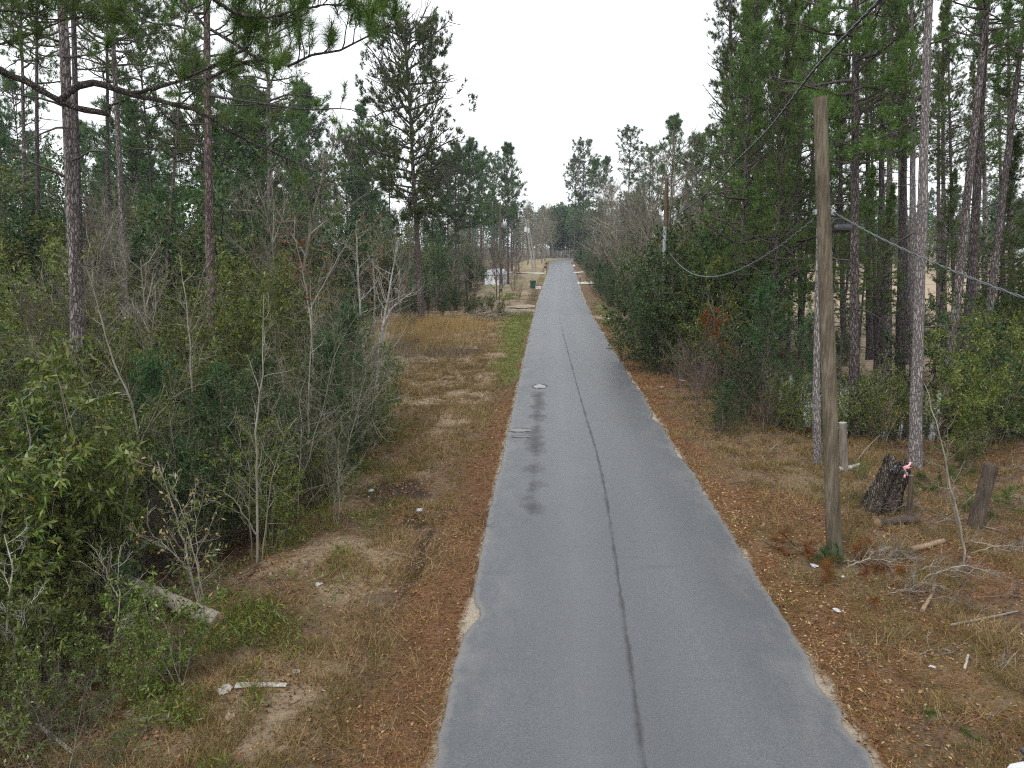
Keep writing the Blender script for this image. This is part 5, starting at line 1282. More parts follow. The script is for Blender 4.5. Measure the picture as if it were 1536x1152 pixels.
cable_obj('telephone_cable', 'grey cable running down from the leaning pole and out beside the viewer', rc, .0145, M_cable, 2, 10)
C2 = p2b + Vector(v2 * ((P(999, 335, 40.5).z - p2b.z) / v2[2]))
up = [tuple(Vector((5.3, -6, 12.6))), tuple(Vector((5.1, 3, 11.0))), tuple(P(1320, 0, 11.5)), tuple(P(1232, 92, 14.2)), tuple(P(1160, 185, 17.8)), tuple(P(1100, 246, 23)), tuple(P(1070, 280, 27)), tuple(C2 + Vector((-.1, -.1, 0)))]
cable_obj('power_cable', 'thick dark overhead cable climbing steeply across the grove', up, .022, M_cable_d, 3, 7)
# splice box on the cable
k = rc[0] * .93 + rc[1] * .07
q = P(1263, 342, A.y - .3)
sb = thing('splice_box', 'black splice box hung from the cable by the leaning pole', 'cable box', tuple(q))
mb = MB(); n = 10; xx = np.linspace(-.15, .15, n); prof = np.array([.045, .078, .082, .078, .082, .082, .078, .082, .076, .045])
mb.tubes_r(np.stack([xx, xx * 0, -np.abs(xx) * .02], 1), prof, 14, cap=True); mb.obj('case', M_black, sb)
mb = MB()
for s in (-.1, .1): mb.box((s, 0, .10), (.018, .03, .06))
mb.box((0, 0, .085), (.27, .05, .014)); mb.box((0, -.084, -.02), (.26, .012, .02)); mb.obj('hanger', M_black, sb, smooth=False)
tube_part('loop', smooth_line([(-.14, 0, 0), (-.19, -.02, .05), (-.17, -.03, .13), (-.05, -.02, .16), (.1, 0, .13)], 16), .012, M_cable_d, sb, 6)

# ------------------------------------------------------------------ stump, posts, logs, sticks on the verge by the pond
def ridge_log(name, parent, pts, rad, mat, sides=18, rough=.10, seed=0, jag=0.0, n=14, sub=None):
    r = np.random.default_rng(seed); pts = smooth_line(pts, n) if len(pts) > 2 else np.linspace(pts[0], pts[1], n)
    d = nrm(pts[-1] - pts[0]); ref = np.array([0, 0, 1.]) if abs(d[2]) < .9 else np.array([1., 0, 0])
    u = nrm(np.cross(d, ref)); w = np.cross(d, u); a = np.arange(sides) * 2 * PI / sides
    rd = np.linspace(rad[0], rad[1], n)[:, None] * (1 + r.normal(size=(1, sides)) * rough + r.normal(size=(n, sides)) * rough * .35)
    v = pts[:, None] + rd[..., None] * (np.cos(a)[None, :, None] * u + np.sin(a)[None, :, None] * w)
    if jag: v[-1] += d * (r.random((sides, 1)) * jag); v[-2] += d * (r.random((sides, 1)) * jag * .4)
    k = (np.arange(n - 1) * sides)[:, None]; j = np.arange(sides)[None]; j2 = (j + 1) % sides
    mb = MB(); mb.add(v.reshape(-1, 3), np.stack([k + j, k + j2, k + sides + j2, k + sides + j], -1).reshape(-1, 4))
    o = mb.obj(name, mat, parent)
    for e, nm in ((0, 'cut_end'), (-1, 'cut_end')):
        c = v[e].mean(0); mm = MB(); sg = 1 if e == -1 else -1
        mm.add(np.concatenate([[c - d * sg * (.03 if jag else 0)], v[e] + d * sg * .002]), [[0, 1 + q, 1 + (q + 1) % sides][::sg] for q in range(sides)]); mm.obj(nm, sub or mat, parent)
    return o
sp_ = G(1316, 765); tp_ = P(1342, 702, sp_.y)
t = thing('tree_stump', 'rotten leaning stump with a pale lichen patch beside the pink ribbon', 'stump', tuple(sp_))
dv = np.array(tp_ - sp_)
ridge_log('stump', t, np.array([dv * -.12, dv * .5, dv * 1.0]), (.37, .25), M_stump, 34, .24, 4, jag=.30)
M_lich = plain_mat('grey_lichen', (.22, .24, .24), (.13, .145, .145), 30, .95)
r = np.random.default_rng(3); mb = MB(); c = np.array(P(1344, 703, sp_.y - .27) - sp_)
mb.leaves(c + r.normal(size=(140, 3)) * [.07, .03, .045], r.normal(size=(140, 3)), .032, .03, r=r); stuff(mb.obj('lichen_patch', M_lich, t))
pb = G(1364, 777); pt = P(1367, 713, pb.y)
t = thing('wooden_post', 'thin short wooden post with a pale sawn top under the pink ribbon', 'post', tuple(pb))
dv = np.array(pt - pb); ridge_log('post', t, np.array([dv * -.15, dv * .5, dv]), (.065, .055), M_rot, 12, .06, 5, sub=M_oldwood)
M_pink = plain_mat('pink_ribbon_plastic', (.80, .30, .36), (.70, .42, .46), 12, .4)
t = thing('ribbon', 'pink and white flagging ribbon tied by the rotten stump', 'ribbon', tuple(P(1359, 706, pb.y - .1)))
def strip(parent, pts, wd, mat, name):
    pts = smooth_line(pts, 18); mb = MB(); tan = nrm(np.gradient(pts, axis=0)); s_ = nrm(np.cross(tan, [0.3, 1, .2])) * wd / 2
    tw = np.linspace(0, 4, 18)[:, None]; nn = np.cross(tan, s_); sd_ = s_ * np.cos(tw) + nn * np.sin(tw)
    v = np.stack([pts - sd_, pts + sd_], 1).reshape(-1, 3); mb.add(v, [[2 * q, 2 * q + 1, 2 * q + 3, 2 * q + 2] for q in range(17)])
    o = mb.obj(name, mat, parent); sm = o.modifiers.new('thickness', 'SOLIDIFY'); sm.thickness = .002
u_ = 1 / 70.
strip(t, [(6 * u_, 0, 14 * u_), (3 * u_, -.02, 9 * u_), (-5 * u_, 0, 6 * u_), (4 * u_, -.04, 5 * u_), (8 * u_, 0, 6 * u_)], .045, M_pink, 'tied_loop')
strip(t, [(-4 * u_, 0, 6 * u_), (-2 * u_, -.03, 0), (0, 0, -5 * u_), (-2 * u_, -.02, -10 * u_), (0, 0, -13 * u_)], .045, M_pink, 'ribbon_tail')
strip(t, [(-2 * u_, .02, 1 * u_), (2 * u_, 0, -4 * u_), (3 * u_, .02, -9 * u_)], .04, M_litterw, 'ribbon_tail')
pb = G(1462, 790); pt = P(1487, 700, pb.y)
t = thing('wooden_post', 'dark thick broken post leaning among green pine tops', 'post', tuple(pb)); dv = np.array(pt - pb)
ridge_log('post', t, np.array([dv * -.15, dv * .5, dv]), (.17, .15), M_rot, 18, .08, 6, jag=.10, sub=M_rot)
pb = G(1266, 705); pt = P(1264, 634, pb.y)
t = thing('wooden_post', 'pale square cut post half hidden behind the leaning pole', 'post', tuple(pb)); dv = np.array(pt - pb)
ridge_log('post', t, np.array([dv * -.1, dv * .5, dv]), (.12, .11), M_oldwood, 8, .05, 7, sub=M_greywood)
snb = G(1227, 695); 
t = thing('dead_tree', 'slim pale dead trunk with snapped top just behind the leaning pole', 'dead tree', tuple(snb))
ridge_log('trunk', t, np.array([[0, 0, -.2]] + [tuple(P(px, py, snb.y) - snb) for px, py in ((1224, 600), (1226, 480), (1228, 345))]), (.12, .065), M_bark_pale, 12, .05, 8, jag=.1, n=24, sub=M_greywood)
def log_on_ground(name, label, a, b, ra, rb, mat, sub, seed, cat='log', lift=None, mid=None):
    A_, B_ = G(*a), G(*b); c = (A_ + B_) / 2; c.z = gz(c.x, c.y)
    t = thing(name, label, cat, tuple(c))
    la, lb = np.array(A_ - c), np.array(B_ - c); la[2] += ra * .8; lb[2] += rb * .8
    if lift: lb[2] += lift
    m_ = (la + lb) / 2 + (np.array(mid) if mid else np.random.default_rng(seed).normal(size=3) * [.03, .03, 0])
    ridge_log('wood', t, np.array([la, m_, lb]), (ra, rb), mat, 12, .07, seed, n=10, sub=sub)
    return t
log_on_ground('fallen_log', 'pale grey fallen trunk lying in the edge of the thicket', (330, 942), (136, 868), .14, .12, M_logwood, M_tanwood, 20, lift=.15)
log_on_ground('log', 'short dark log lying below the rotten stump', (1316, 790), (1372, 784), .10, .08, M_rot, M_tanwood, 21)
log_on_ground('log', 'orange tan barkless log piece on the verge', (1365, 829), (1414, 815), .07, .06, M_tanwood, M_tanwood, 22)
log_on_ground('wood_slab', 'pale flat slab of broken wood beside the tan log', (1304, 834), (1336, 824), .05, .04, M_greywood, M_tanwood, 23, 'wood slab')
log_on_ground('stick', 'short tan broken stick lying on the brown verge', (1383, 918), (1402, 876), .035, .025, M_tanwood, M_tanwood, 24, 'stick')
log_on_ground('stick', 'long thin grey stick lying on the verge toward the frame edge', (1425, 940), (1526, 918), .024, .014, M_twig, M_tanwood, 25, 'stick')
log_on_ground('stick', 'small upright looking pale stick in the brown grass', (1446, 1006), (1452, 984), .022, .018, M_greywood, M_tanwood, 26, 'stick')
log_on_ground('stick', 'dark curved stick on the verge near the pale scraps', (1300, 915), (1317, 895), .02, .012, M_twig_brown, M_tanwood, 27, 'stick')
log_on_ground('stick', 'thin dark stick across the grass in the lower corner', (1480, 1080), (1505, 1068), .018, .012, M_twig_brown, M_tanwood, 28, 'stick')
log_on_ground('stick', 'pale bent stick at the thicket foot in the lower corner', (46, 1076), (110, 1132), .03, .024, M_greywood, M_tanwood, 29, 'stick')
log_on_ground('stick', 'grey forked stick lying on the dry grass by the thicket', (462, 874), (505, 856), .022, .016, M_twig, M_tanwood, 30, 'stick')
log_on_ground('stick', 'short grey stick crossing the forked one', (510, 850), (517, 872), .016, .012, M_twig, M_tanwood, 31, 'stick')
log_on_ground('stick', 'tan stick on the bare ground by the sandy patch', (186, 1128), (236, 1116), .018, .014, M_twig, M_tanwood, 32, 'stick')
log_on_ground('stick', 'pale stick leaning out of the thicket by the clearing', (556, 678), (578, 652), .02, .012, M_tanwood, M_tanwood, 33, 'stick', lift=.2)
log_on_ground('log', 'pale log lying behind the leaning pole', (1256, 708), (1290, 700), .08, .06, M_greywood, M_tanwood, 34)
for k, (a, b_, lf, lab) in enumerate((((1140, 690), (1216, 640), .5, 'thin pale pole leaning into the hedge'), ((1282, 696), (1318, 672), .4, 'bare branch propped behind the pole'), ((1250, 668), (1300, 712), .0, 'grey bare branch lying over the pale log'))):
    log_on_ground('branch', lab, a, b_, .02, .012, M_twig, M_tanwood, 40 + k, 'branch', lift=lf)
sapling('long white bent dead sapling sprawling over the verge', [[(1437, 864), (1446, 840), (1440, 790), (1425, 720), (1408, 650), (1396, 610), (1386, 572)], [(1440, 800), (1420, 730), (1422, 640)]], 14.4, .026, M_twig, 12, .7, 50, name='fallen_sapling', cat='fallen sapling')
for k, (pix, lab) in enumerate((([(1445, 812), (1490, 818), (1545, 830)], 'pale bare branch lying low toward the frame edge'), ([(1448, 786), (1500, 796), (1545, 812)], 'second bare branch above the low pale one'), ([(1440, 760), (1470, 740), (1500, 760), (1540, 770)], 'arched bare branch beside the broken post'), ([(1380, 870), (1440, 850), (1500, 860)], 'grey twiggy branch flat on the verge'), ([(1280, 700), (1330, 760), (1322, 790)], 'thin branch fallen against the stump'), ([(1270, 850), (1310, 838), (1345, 848)], 'twiggy grey branch at the foot of the pole'))):
    Yb = G(*pix[0]).y
    sapling(lab, [pix], Yb, .017, M_twig, 14, .6, 60 + k, name='fallen_branch', cat='branch')
R3 = random.Random(14)
for k in range(40):
    px = R3.uniform(1255, 1560); py = R3.uniform(690, 905) if k < 34 else R3.uniform(905, 1060)
    a = R3.uniform(-.5, .5); ln_ = R3.uniform(35, 95)
    pix = [(px, py), (px + ln_ * .5 * math.cos(a), py + ln_ * .25 * math.sin(a) - R3.uniform(2, 12)), (px + ln_ * math.cos(a), py + ln_ * .5 * math.sin(a) - R3.uniform(-4, 8))]
    sapling('thin fallen branch tangled in the dry grass round the stump and posts', [pix], G(*pix[0]).y, .011, (M_twig, M_twig_brown)[k % 2], 12, .5, 160 + k, name='fallen_branch', cat='branch', group='thin fallen branches on the verge')
def bough_pile(label, px, py, n, mat, seed, spread=.4, L=.22, h=.25, name='pine_bough', cat='pine bough'):
    c = G(px, py); r = np.random.default_rng(seed); t = thing(name, label, cat, tuple(c)); w = MB(); f = MB()
    st = r.normal(size=(n, 3)) * [spread, spread, 0] + [0, 0, .06]; b_ = grow(st, flat_dirs(n, r, .35) + [0, 0, h], np.full(n, .55), 4, .2, .05, r); [(lambda m_: (m_.tubes(b_[q:q + 1], .009, .004, 4), m_.obj('limb', M_branch, t)))(MB()) for q in range(n)]
    p, d = along(b_, r.uniform(.3, 1, (n, 5))); add_tufts(f, p.reshape(-1, 3), d.reshape(-1, 3), 26, L, .007, r)
    f.obj('needles', mat, t)
bough_pile('rusty dead pine top lying beside the foot of the pole', 1322, 850, 9, M_rust, 1, .28)
bough_pile('flat rusty pine bough behind the road edge before the pole', 1200, 828, 7, M_rust, 2, .25)
bough_pile('small rusty bough on the verge beyond the white scrap', 1262, 880, 6, M_rust, 3, .2, h=.05)
bough_pile('fresh green pine sprig dropped on the brown verge', 1394, 1072, 3, M_needle, 4, .08, .16, .05)
bough_pile('cut green pine top behind the leaning broken post', 1510, 750, 12, M_needle, 5, .6)
bough_pile('green pine seedling beside the pink ribbon', 1400, 740, 9, M_needle, 6, .4)
bough_pile('bright green pine seedling above the broken post', 1430, 712, 5, M_needle, 7, .18)
bough_pile('small dark green weed at the foot of the leaning pole', 1258, 852, 5, M_cedar, 8, .07, .2, .9, 'weed', 'weed')
# litter
def scrap(label, px, py, s, seed, mat=None, name='litter', cat='litter', flat=.45):
    c = G(px, py); r = np.random.default_rng(seed); t = tag(link(name, None), label, cat) if False else None
    bm = bmesh.new(); bmesh.ops.create_icosphere(bm, subdivisions=2, radius=s * .85)
    for v in bm.verts:
        v.co *= 1 + r.normal() * .28; v.co.z = abs(v.co.z) * flat; v.co.x *= 1.3
    me = bpy.data.meshes.new(name); bm.to_mesh(me); bm.free(); me.materials.append(mat or M_litterw); me.shade_flat()
    o = link(name, me, None, (c.x, c.y, c.z + .01)); o.rotation_euler = (0, 0, r.uniform(0, 6)); return tag(o, label, cat)
scrap('crumpled white paper at the foot of the thicket canes', 557, 737, .085, 1)
scrap('crumpled white scrap in the middle of the brown verge', 629, 766, .085, 2)
scrap('grey white plastic scrap under the forked stick', 478, 877, .07, 3)
scrap('white plastic scrap just before the foot of the leaning pole', 1222, 850, .075, 4)
scrap('small white scrap right of the pole foot', 1264, 866, .04, 5)
scrap('torn white and grey wrapper on the verge', 1255, 917, .06, 6)
scrap('white paper lying before the dark hedge', 1024, 571, .17, 7, flat=.2)
scrap('small white scrap beside the road edge by the hedge', 993, 581, .10, 8, flat=.2)
scrap('tiny pale scrap in the brown grass at the frame edge', 1531, 952, .03, 9)
scrap('pale scrap in the brown grass above the corner', 1398, 1001, .045, 10)
scrap('small pale scrap on the tan clearing', 722, 548, .09, 11, flat=.3)
bd = log_on_ground('board', 'silvery broken board lying flat on the brown grass', (354, 1031), (430, 1029), .075, .05, M_greywood, M_greywood, 71, 'board'); bd.scale = (1, 1, .28)
log_on_ground('wood_splinter', 'thin yellowish splinter just behind the silvery board', (386, 1022), (427, 1021), .012, .010, M_tanwood, M_tanwood, 72, 'splinter')
scrap('grey curl of bark touching the silvery board', 338, 1036, .10, 73, M_greywood, 'bark_piece', 'bark piece')
scrap('tan split chunk of wood below the board', 346, 1078, .075, 74, M_tanwood, 'wood_chunk', 'wood chunk', .8)
scrap('flat tan chip of wood beneath the split chunk', 340, 1096, .085, 75, M_tanwood, 'wood_chip', 'wood chip', .3)
scrap('flat grey bark flake in the dry grass', 444, 1008, .05, 76, M_greywood, 'bark_piece', 'bark piece', .3)
scrap('pale bark flakes at the thicket foot', 282, 1052, .08, 77, M_greywood, 'bark_piece', 'bark piece', .3)
# heap of cut brush at the far end of the tall grass
c = G(724, 482); r = np.random.default_rng(5); t = thing('brush_pile', 'heap of grey cut brush at the end of the tall tan grass', 'brush pile', tuple(c))
w = MB(); st = r.normal(size=(150, 3)) * [.9, .6, .0] + [0, 0, .05]; st[:, 2] += r.uniform(0, .6, 150)
b_ = grow(st, flat_dirs(150, r, .5), r.uniform(.6, 1.6, 150), 5, .2, -.05, r); b_[..., 2] = np.maximum(b_[..., 2], .0); w.tubes(b_, r.uniform(.012, .035, 150), .008, 4); stuff(w.obj('cut_branches', M_twig, t))
log_on_ground('log', 'pale sawn log lying on the brush heap', (718, 474), (736, 471), .12, .12, M_greywood, M_tanwood, 80, lift=.1)

# ------------------------------------------------------------------ far yards: shed, poles, bin, mailboxes, fence
M_shed = plain_mat('white_shed_siding', (.72, .76, .82), (.66, .70, .76), 3, .5)
M_roof = plain_mat('pale_shed_roof', (.60, .63, .67), (.50, .53, .57), 3, .5)
M_bin = plain_mat('green_bin_plastic', (.015, .10, .065), (.012, .075, .05), 3, .4)
Ys = 112; xs_ = X_at(744, Ys); t = thing('shed', 'small white barn roofed shed in the yard past the clearing', 'shed', (xs_, Ys, gz(xs_, Ys)), (0, 0, -.35))
W_, D_, H_ = 2.3, 3.0, 1.45
mb = MB(); mb.box((0, 0, H_ / 2 - .1), (W_, D_, H_ + .2)); mb.obj('wall', M_shed, t, smooth=False)
arc = [(-W_ / 2 - .08, H_ - .08), (-W_ / 2 + .18, H_ + .42), (-W_ / 4 + .1, H_ + .68), (0, H_ + .76), (W_ / 4 - .1, H_ + .68), (W_ / 2 - .18, H_ + .42), (W_ / 2 + .08, H_ - .08)]
bm = bmesh.new(); rows = [[bm.verts.new((x, y, z)) for x, z in arc] for y in (-D_ / 2 - .1, D_ / 2 + .1)]
for q in range(len(arc) - 1): bm.faces.new((rows[0][q], rows[0][q + 1], rows[1][q + 1], rows[1][q]))
for rw in rows: bm.faces.new(rw)
me = bpy.data.meshes.new('roof'); bm.to_mesh(me); bm.free(); me.materials.append(M_roof); me.shade_flat(); link('roof', me, t)
gb = MB(); gb.add([(x * .96, -D_ / 2 - .115, z - .03) for x, z in arc], [list(range(0, 4)), [0, 3, 4, 6]]); gb.add([(arc[4][0] * .96, -D_ / 2 - .116, arc[4][1] - .03), (arc[5][0] * .96, -D_ / 2 - .116, arc[5][1] - .03), (arc[6][0] * .96, -D_ / 2 - .116, arc[6][1] - .03)], [[0, 1, 2]]); gb.obj('gable', M_shed, t, smooth=False)
for s in (-1, 1):
    mb = MB(); mb.box((s * .42, -D_ / 2 - .02, .72), (.80, .06, 1.3)); dd_ = mb.obj('door', M_white, t, smooth=False)
    mb = MB(); mb.box((s * .06, -D_ / 2 - .07, .75), (.03, .05, .14)); mb.obj('handle', M_black, dd_, smooth=False)
mb = MB(); mb.box((0, -D_ / 2 - .03, 1.42), (1.8, .05, .08)); mb.obj('door_trim', M_greyc, t, smooth=False)

Yp = 96; xp = X_at(751.5, Yp)
t = thing('utility_pole', 'tall utility pole with a grey transformer can past the clearing', 'utility pole', (xp, Yp, gz(xp, Yp)))
hp = P(751, 303, Yp).z - gz(xp, Yp); tube_part('pole', [(0, 0, -.3), (0, 0, hp / 2), (-.1, 0, hp)], [.17, .15, .11], M_pole, t)
zt = P(757, 338, Yp).z - gz(xp, Yp)
tr = tube_part('transformer', [(.46, -.05, zt - .45), (.46, -.05, zt - .42), (.46, -.05, zt + .38), (.46, -.05, zt + .45)], [.24, .29, .29, .22], M_steel, t, 16)
for s in (-.12, .12): tube_part('bushing', [(.46 + s, -.05, zt + .44), (.46 + s, -.05, zt + .72)], [.05, .03], M_white, tr, 8)
mb = MB(); mb.box((.17, -.05, zt), (.2, .08, .5)); mb.obj('bracket', M_steel, t, smooth=False)
mb = MB(); mb.box((.0, -.2, P(752, 430, Yp).z - gz(xp, Yp)), (.3, .14, .55)); mb.obj('meter_box', M_greyc, t, smooth=False)
for k, (pb_, pt_, lab) in enumerate((((800, 389), (788, 328), 'first of two slanting pale utility poles at the bend'), ((804, 389), (792, 331), 'second slanting pale utility pole with a white box'))):
    Yq = 150 + k * 6; b0 = P(*pb_, Yq); xb = b0.x; g0 = gz(xb, Yq); tpv = P(*pt_, Yq)
    t = thing('utility_pole', lab, 'utility pole', (xb, Yq, g0)); v = np.array((tpv.x - xb, 0, tpv.z - g0))
    tube_part('pole', np.array([v * q for q in np.linspace(-.03, 1, 8)]), np.linspace(.17, .12, 8), M_greywood, t, 10)
    c_ = v * .80; mb = MB(); mb.tubes(np.array([[c_ + [-.28, -.1, -.5], c_ + [-.28, -.1, .5]]]), .26, .26, 12, cap=True); mb.obj('transformer', M_white, t)
    mb = MB(); mb.box(v * .97, (1.6, .12, .12)); mb.obj('crossarm', M_greywood, t, smooth=False)
# power lines between the far poles
la = (xp - .1, Yp, gz(xp, Yp) + hp - .1)
cable_obj('power_cable', 'thin wire strung between the far utility poles', sag(la, tuple(P(788, 331, 150)), 1.2, 9), .02, M_cable_d)
Yb = 104; xb = X_at(799.5, Yb); t = thing('wheelie_bin', 'dark green wheeled rubbish bin at the roadside past the clearing', 'bin', (xb, Yb, gz(xb, Yb)), (0, 0, .3))
bm = bmesh.new(); vs0 = [bm.verts.new(p) for p in ((-.26, -.30, .08), (.26, -.30, .08), (.26, .30, .08), (-.26, .30, .08))]; vs1 = [bm.verts.new(p) for p in ((-.33, -.40, 1.0), (.33, -.40, 1.0), (.33, .40, 1.0), (-.33, .40, 1.0))]
bm.faces.new(vs0[::-1]); bm.faces.new(vs1)
for q in range(4): bm.faces.new((vs0[q], vs0[(q + 1) % 4], vs1[(q + 1) % 4], vs1[q]))
bmesh.ops.bevel(bm, geom=bm.edges[:], offset=.03, segments=2, affect='EDGES')
me = bpy.data.meshes.new('body'); bm.to_mesh(me); bm.free(); me.materials.append(M_bin); link('body', me, t)
mb = MB(); mb.box((0, 0, 1.04), (.72, .86, .07)); mb.box((0, .46, 1.0), (.6, .06, .06)); mb.obj('lid', M_bin, t, smooth=False)
for s in (-1, 1): tube_part('wheel', [(s * .27, .33, .13), (s * .34, .33, .13)], .13, M_black, t, 14)
Yb = 103; xb = X_at(808, Yb); t = thing('cooler_box', 'low white box lying beside the green bin', 'box', (xb, Yb, gz(xb, Yb)))
mb = MB(); mb.box((0, 0, .15), (.75, .45, .30)); mb.obj('body', M_white, t, smooth=False); mb = MB(); mb.box((0, 0, .325), (.79, .49, .05)); mb.obj('lid', M_white, t, smooth=False)
def mailbox(label, px, Y, mat, postmat, base=False):
    x = X_at(px, Y); t = thing('mailbox', label, 'mailbox', (x, Y, gz(x, Y)))
    mb = MB(); mb.box((0, 0, .5), (.11, .11, 1.04)); mb.obj('post', postmat, t, smooth=False)
    pr = [(.16 * math.cos(a), .13 + .13 * math.sin(a)) for a in np.linspace(0, PI, 9)]; pr = [(.16, 0)] + pr + [(-.16, 0)]
    bm = bmesh.new(); R_ = [[bm.verts.new((p_[0] * 1.3, y, 1.03 + p_[1] * 1.3)) for p_ in pr] for y in (-.32, .32)]
    for q in range(len(pr)): bm.faces.new((R_[0][q], R_[0][(q + 1) % len(pr)], R_[1][(q + 1) % len(pr)], R_[1][q]))
    for rw in R_: bm.faces.new(rw)
    bmesh.ops.remove_doubles(bm, verts=bm.verts, dist=1e-4); bmesh.ops.recalc_face_normals(bm, faces=bm.faces)
    me = bpy.data.meshes.new('box'); bm.to_mesh(me); bm.free(); me.materials.append(mat); bx = link('box', me, t)
    mb = MB(); mb.box((.23, .1, 1.25), (.015, .04, .2)); mb.obj('flag', plain_mat('red_flag_paint', (.5, .04, .03)), bx, smooth=False)
mailbox('black mailbox on a white post by the pale driveway', 818, 142, M_black, M_white)
mailbox('farther dark mailbox beyond the white posted one', 820, 158, M_black, M_pole_d)
mailbox('white mailbox across the road from the dark mailboxes', 861.5, 148, M_white, M_pole_d)
mailbox('grey mailbox on a thick post by the concrete driveway', 871, 113, M_greyc, M_pole_d)
# chain link fence where the road bends
fx = np.linspace(X_at(806, 262), X_at(872, 236), 9); fy = np.linspace(262, 236, 9)
t = thing('chain_link_fence', 'chain link fence with tall steel posts across the end of the road', 'fence', (float(fx[4]), float(fy[4]), gz(fx[4], fy[4])))
o_ = np.array(t.location)
pp = np.array([[a, b_, gz(a, b_)] for a, b_ in zip(fx, fy)]) - o_
for q in pp: tube_part('post', [q + [0, 0, -.2], q + [0, 0, 2.7]], .06, M_steel, t, 8)
for zz in (2.62, .15): tube_part('rail', pp + [0, 0, zz], .035, M_steel, t, 6, cap=False)
w = MB(); L_ = []
for q in range(8):
    a, b_ = pp[q], pp[q + 1]
    for s in np.linspace(-.6, 1, 40):
        for sg in (1, -1):
            s0, s1 = s, s + .6
            c0, c1 = np.clip([s0, s1], 0, 1)
            if c1 - c0 < .02: continue
            z0, z1 = (c0 - s0) / .6 * 2.5, (c1 - s0) / .6 * 2.5
            if sg < 0: z0, z1 = 2.5 - z0, 2.5 - z1
            L_.append([a + (b_ - a) * c0 + [0, 0, .12 + z0], a + (b_ - a) * c1 + [0, 0, .12 + z1]])
w.tubes(np.array(L_), .0035, .0035, 3); stuff(w.obj('chain_mesh', M_steel, t))
# white house glimpsed through the grove
Yh = 150; xh = X_at(1590, Yh); t = thing('house', 'long white house glimpsed between the grove trunks', 'house', (xh, Yh, gz(xh, Yh)), (0, 0, .15))
mb = MB(); mb.box((0, 0, 1.6), (14, 5, 3.3)); mb.obj('wall', M_white, t, smooth=False)
bm = bmesh.new(); R_ = [[bm.verts.new(p) for p in ((x, -2.9, 3.2), (x, 0, 4.6), (x, 2.9, 3.2))] for x in (-7.3, 7.3)]
for q in range(3): bm.faces.new((R_[0][q], R_[0][(q + 1) % 3], R_[1][(q + 1) % 3], R_[1][q]))
for rw in R_: bm.faces.new(rw)
me = bpy.data.meshes.new('roof'); bm.to_mesh(me); bm.free(); me.materials.append(M_roof); me.shade_flat(); link('roof', me, t)
M_glass = plain_mat('dark_window_glass', (.04, .045, .05), None, 2, .1, 0, .6)
for x in (-5, -2, 3.5):
    mb = MB(); mb.box((x, -2.52, 1.9), (1.2, .08, 1.2)); fr = mb.obj('window', M_greyc, t, smooth=False); mb = MB(); mb.box((x, -2.57, 1.9), (1.04, .03, 1.04)); mb.obj('pane', M_glass, fr, smooth=False)
mb = MB(); mb.box((.8, -2.53, 1.15), (.95, .08, 2.1)); dr_ = mb.obj('door', M_greyc, t, smooth=False); mb = MB(); mb.box((1.15, -2.6, 1.1), (.06, .06, .06)); mb.obj('handle', M_steel, dr_, smooth=False)

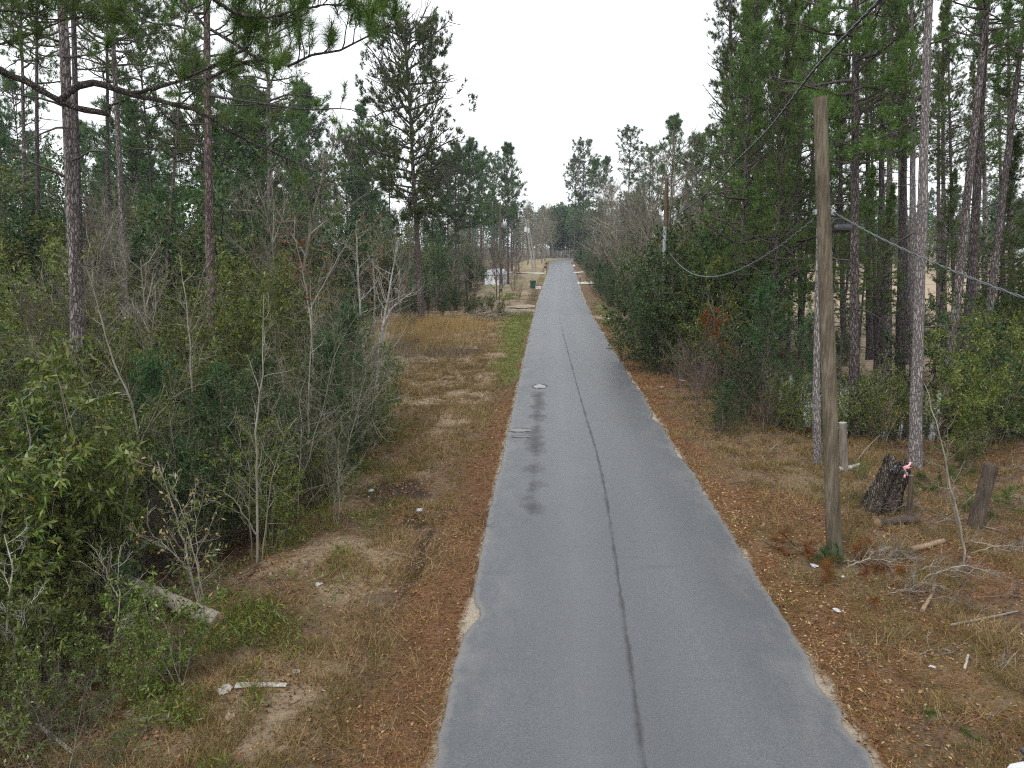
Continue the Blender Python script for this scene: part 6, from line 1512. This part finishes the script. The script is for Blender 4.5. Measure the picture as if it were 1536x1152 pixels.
# ------------------------------------------------------------------ white car parked on the verge, only its roof in view
M_car = plain_mat('white_car_paint', (.80, .81, .82), (.78, .79, .80), 1, .2, 0, .6); M_tyre = plain_mat('tyre_rubber', (.02, .02, .02), None, 5, .9)
M_lamp = plain_mat('red_tail_lamp', (.35, .02, .015), None, 3, .2); M_hlamp = plain_mat('clear_headlamp', (.6, .62, .64), None, 3, .1)
cx_, cyy = 4.97, 4.22
t = thing('car', 'white car parked on the verge, only its roof edge showing', 'car', (cx_, cyy, gz(cx_, cyy)))
prof = [(2.25, .45), (2.28, .95), (2.22, 1.10), (2.10, 1.52), (1.95, 1.66), (1.2, 1.74), (.2, 1.74), (-.55, 1.66), (-1.2, 1.14), (-1.9, 1.02), (-2.25, .86), (-2.3, .45)]
def hull(pr, hw, name, mat, zin=1.1, tuck=.16, y_in=0.0):
    bm = bmesh.new(); rings = []
    for sx_ in (-1, -.86, 0, .86, 1):
        rw = []
        for y, z in pr:
            w_ = hw - (tuck * max(0, (z - 1.0) / .7)); zz = z - (.05 if abs(sx_) == 1 and z > .6 else (.015 if abs(sx_) > .8 and z > .6 else 0))
            rw.append(bm.verts.new((sx_ * w_, y, zz)))
        rings.append(rw)
    for a, b_ in zip(rings[:-1], rings[1:]):
        for q in range(len(pr)): bm.faces.new((a[q], a[(q + 1) % len(pr)], b_[(q + 1) % len(pr)], b_[q]))
    bm.faces.new(rings[0]); bm.faces.new(rings[-1][::-1])
    bmesh.ops.recalc_face_normals(bm, faces=bm.faces); bmesh.ops.bevel(bm, geom=[e for e in bm.edges if e.calc_face_angle(0) > .6], offset=.035, segments=3, affect='EDGES')
    me = bpy.data.meshes.new(name); bm.to_mesh(me); bm.free(); me.materials.append(mat); return link(name, me, t)
hull(prof, .90, 'body', M_car)
def quadpart(name, pts, mat, parent=None, off_=(0, 0, 0)):
    mb = MB(); mb.add(np.array(pts) + np.array(off_), [[0, 1, 2, 3]]); o = mb.obj(name, mat, parent or t, smooth=False); sm = o.modifiers.new('thickness', 'SOLIDIFY'); sm.thickness = .02; sm.offset = 0; return o
quadpart('rear_window', [(-.70, 2.20, 1.14), (.70, 2.20, 1.14), (.62, 2.07, 1.56), (-.62, 2.07, 1.56)], M_glass, off_=(0, .025, .01))
quadpart('windscreen', [(-.72, -1.17, 1.18), (.72, -1.17, 1.18), (.64, -.60, 1.62), (-.64, -.60, 1.62)], M_glass, off_=(0, -.03, .02))
for s in (-1, 1):
    for y0, y1 in ((-.55, .45), (.55, 1.75)): quadpart('side_window', [(s * .875, y0, 1.12), (s * .875, y1, 1.12), (s * .765, y1 - .08, 1.58), (s * .765, y0 + .12, 1.58)], M_glass, off_=(s * .012, 0, 0))
    mb = MB(); mb.box((s * .76, 2.24, .98), (.2, .1, .28)); mb.obj('tail_lamp', M_lamp, t, smooth=False)
    mb = MB(); mb.box((s * .68, -2.24, .80), (.34, .1, .14)); mb.obj('headlight', M_hlamp, t, smooth=False)
    mb = MB(); mb.box((s * .98, -.62, 1.12), (.18, .1, .14)); mb.obj('mirror', M_car, t, smooth=False)
    for y in (-1.4, 1.4):
        wh = tube_part('wheel', [(s * .70, y, .33), (s * .915, y, .33)], .33, M_tyre, t, 24); tube_part('rim', [(s * .90, y, .33), (s * .925, y, .33)], .21, M_steel, wh, 16)
mb = MB(); mb.box((0, 2.085, 1.60), (1.30, .10, .03)); mb.obj('spoiler', M_black, t, smooth=False)
mb = MB(); mb.box((0, 2.28, .55), (1.7, .12, .26)); mb.obj('bumper', M_black, t, smooth=False)
mb = MB(); mb.box((0, -2.30, .52), (1.7, .12, .26)); mb.obj('bumper', M_black, t, smooth=False)
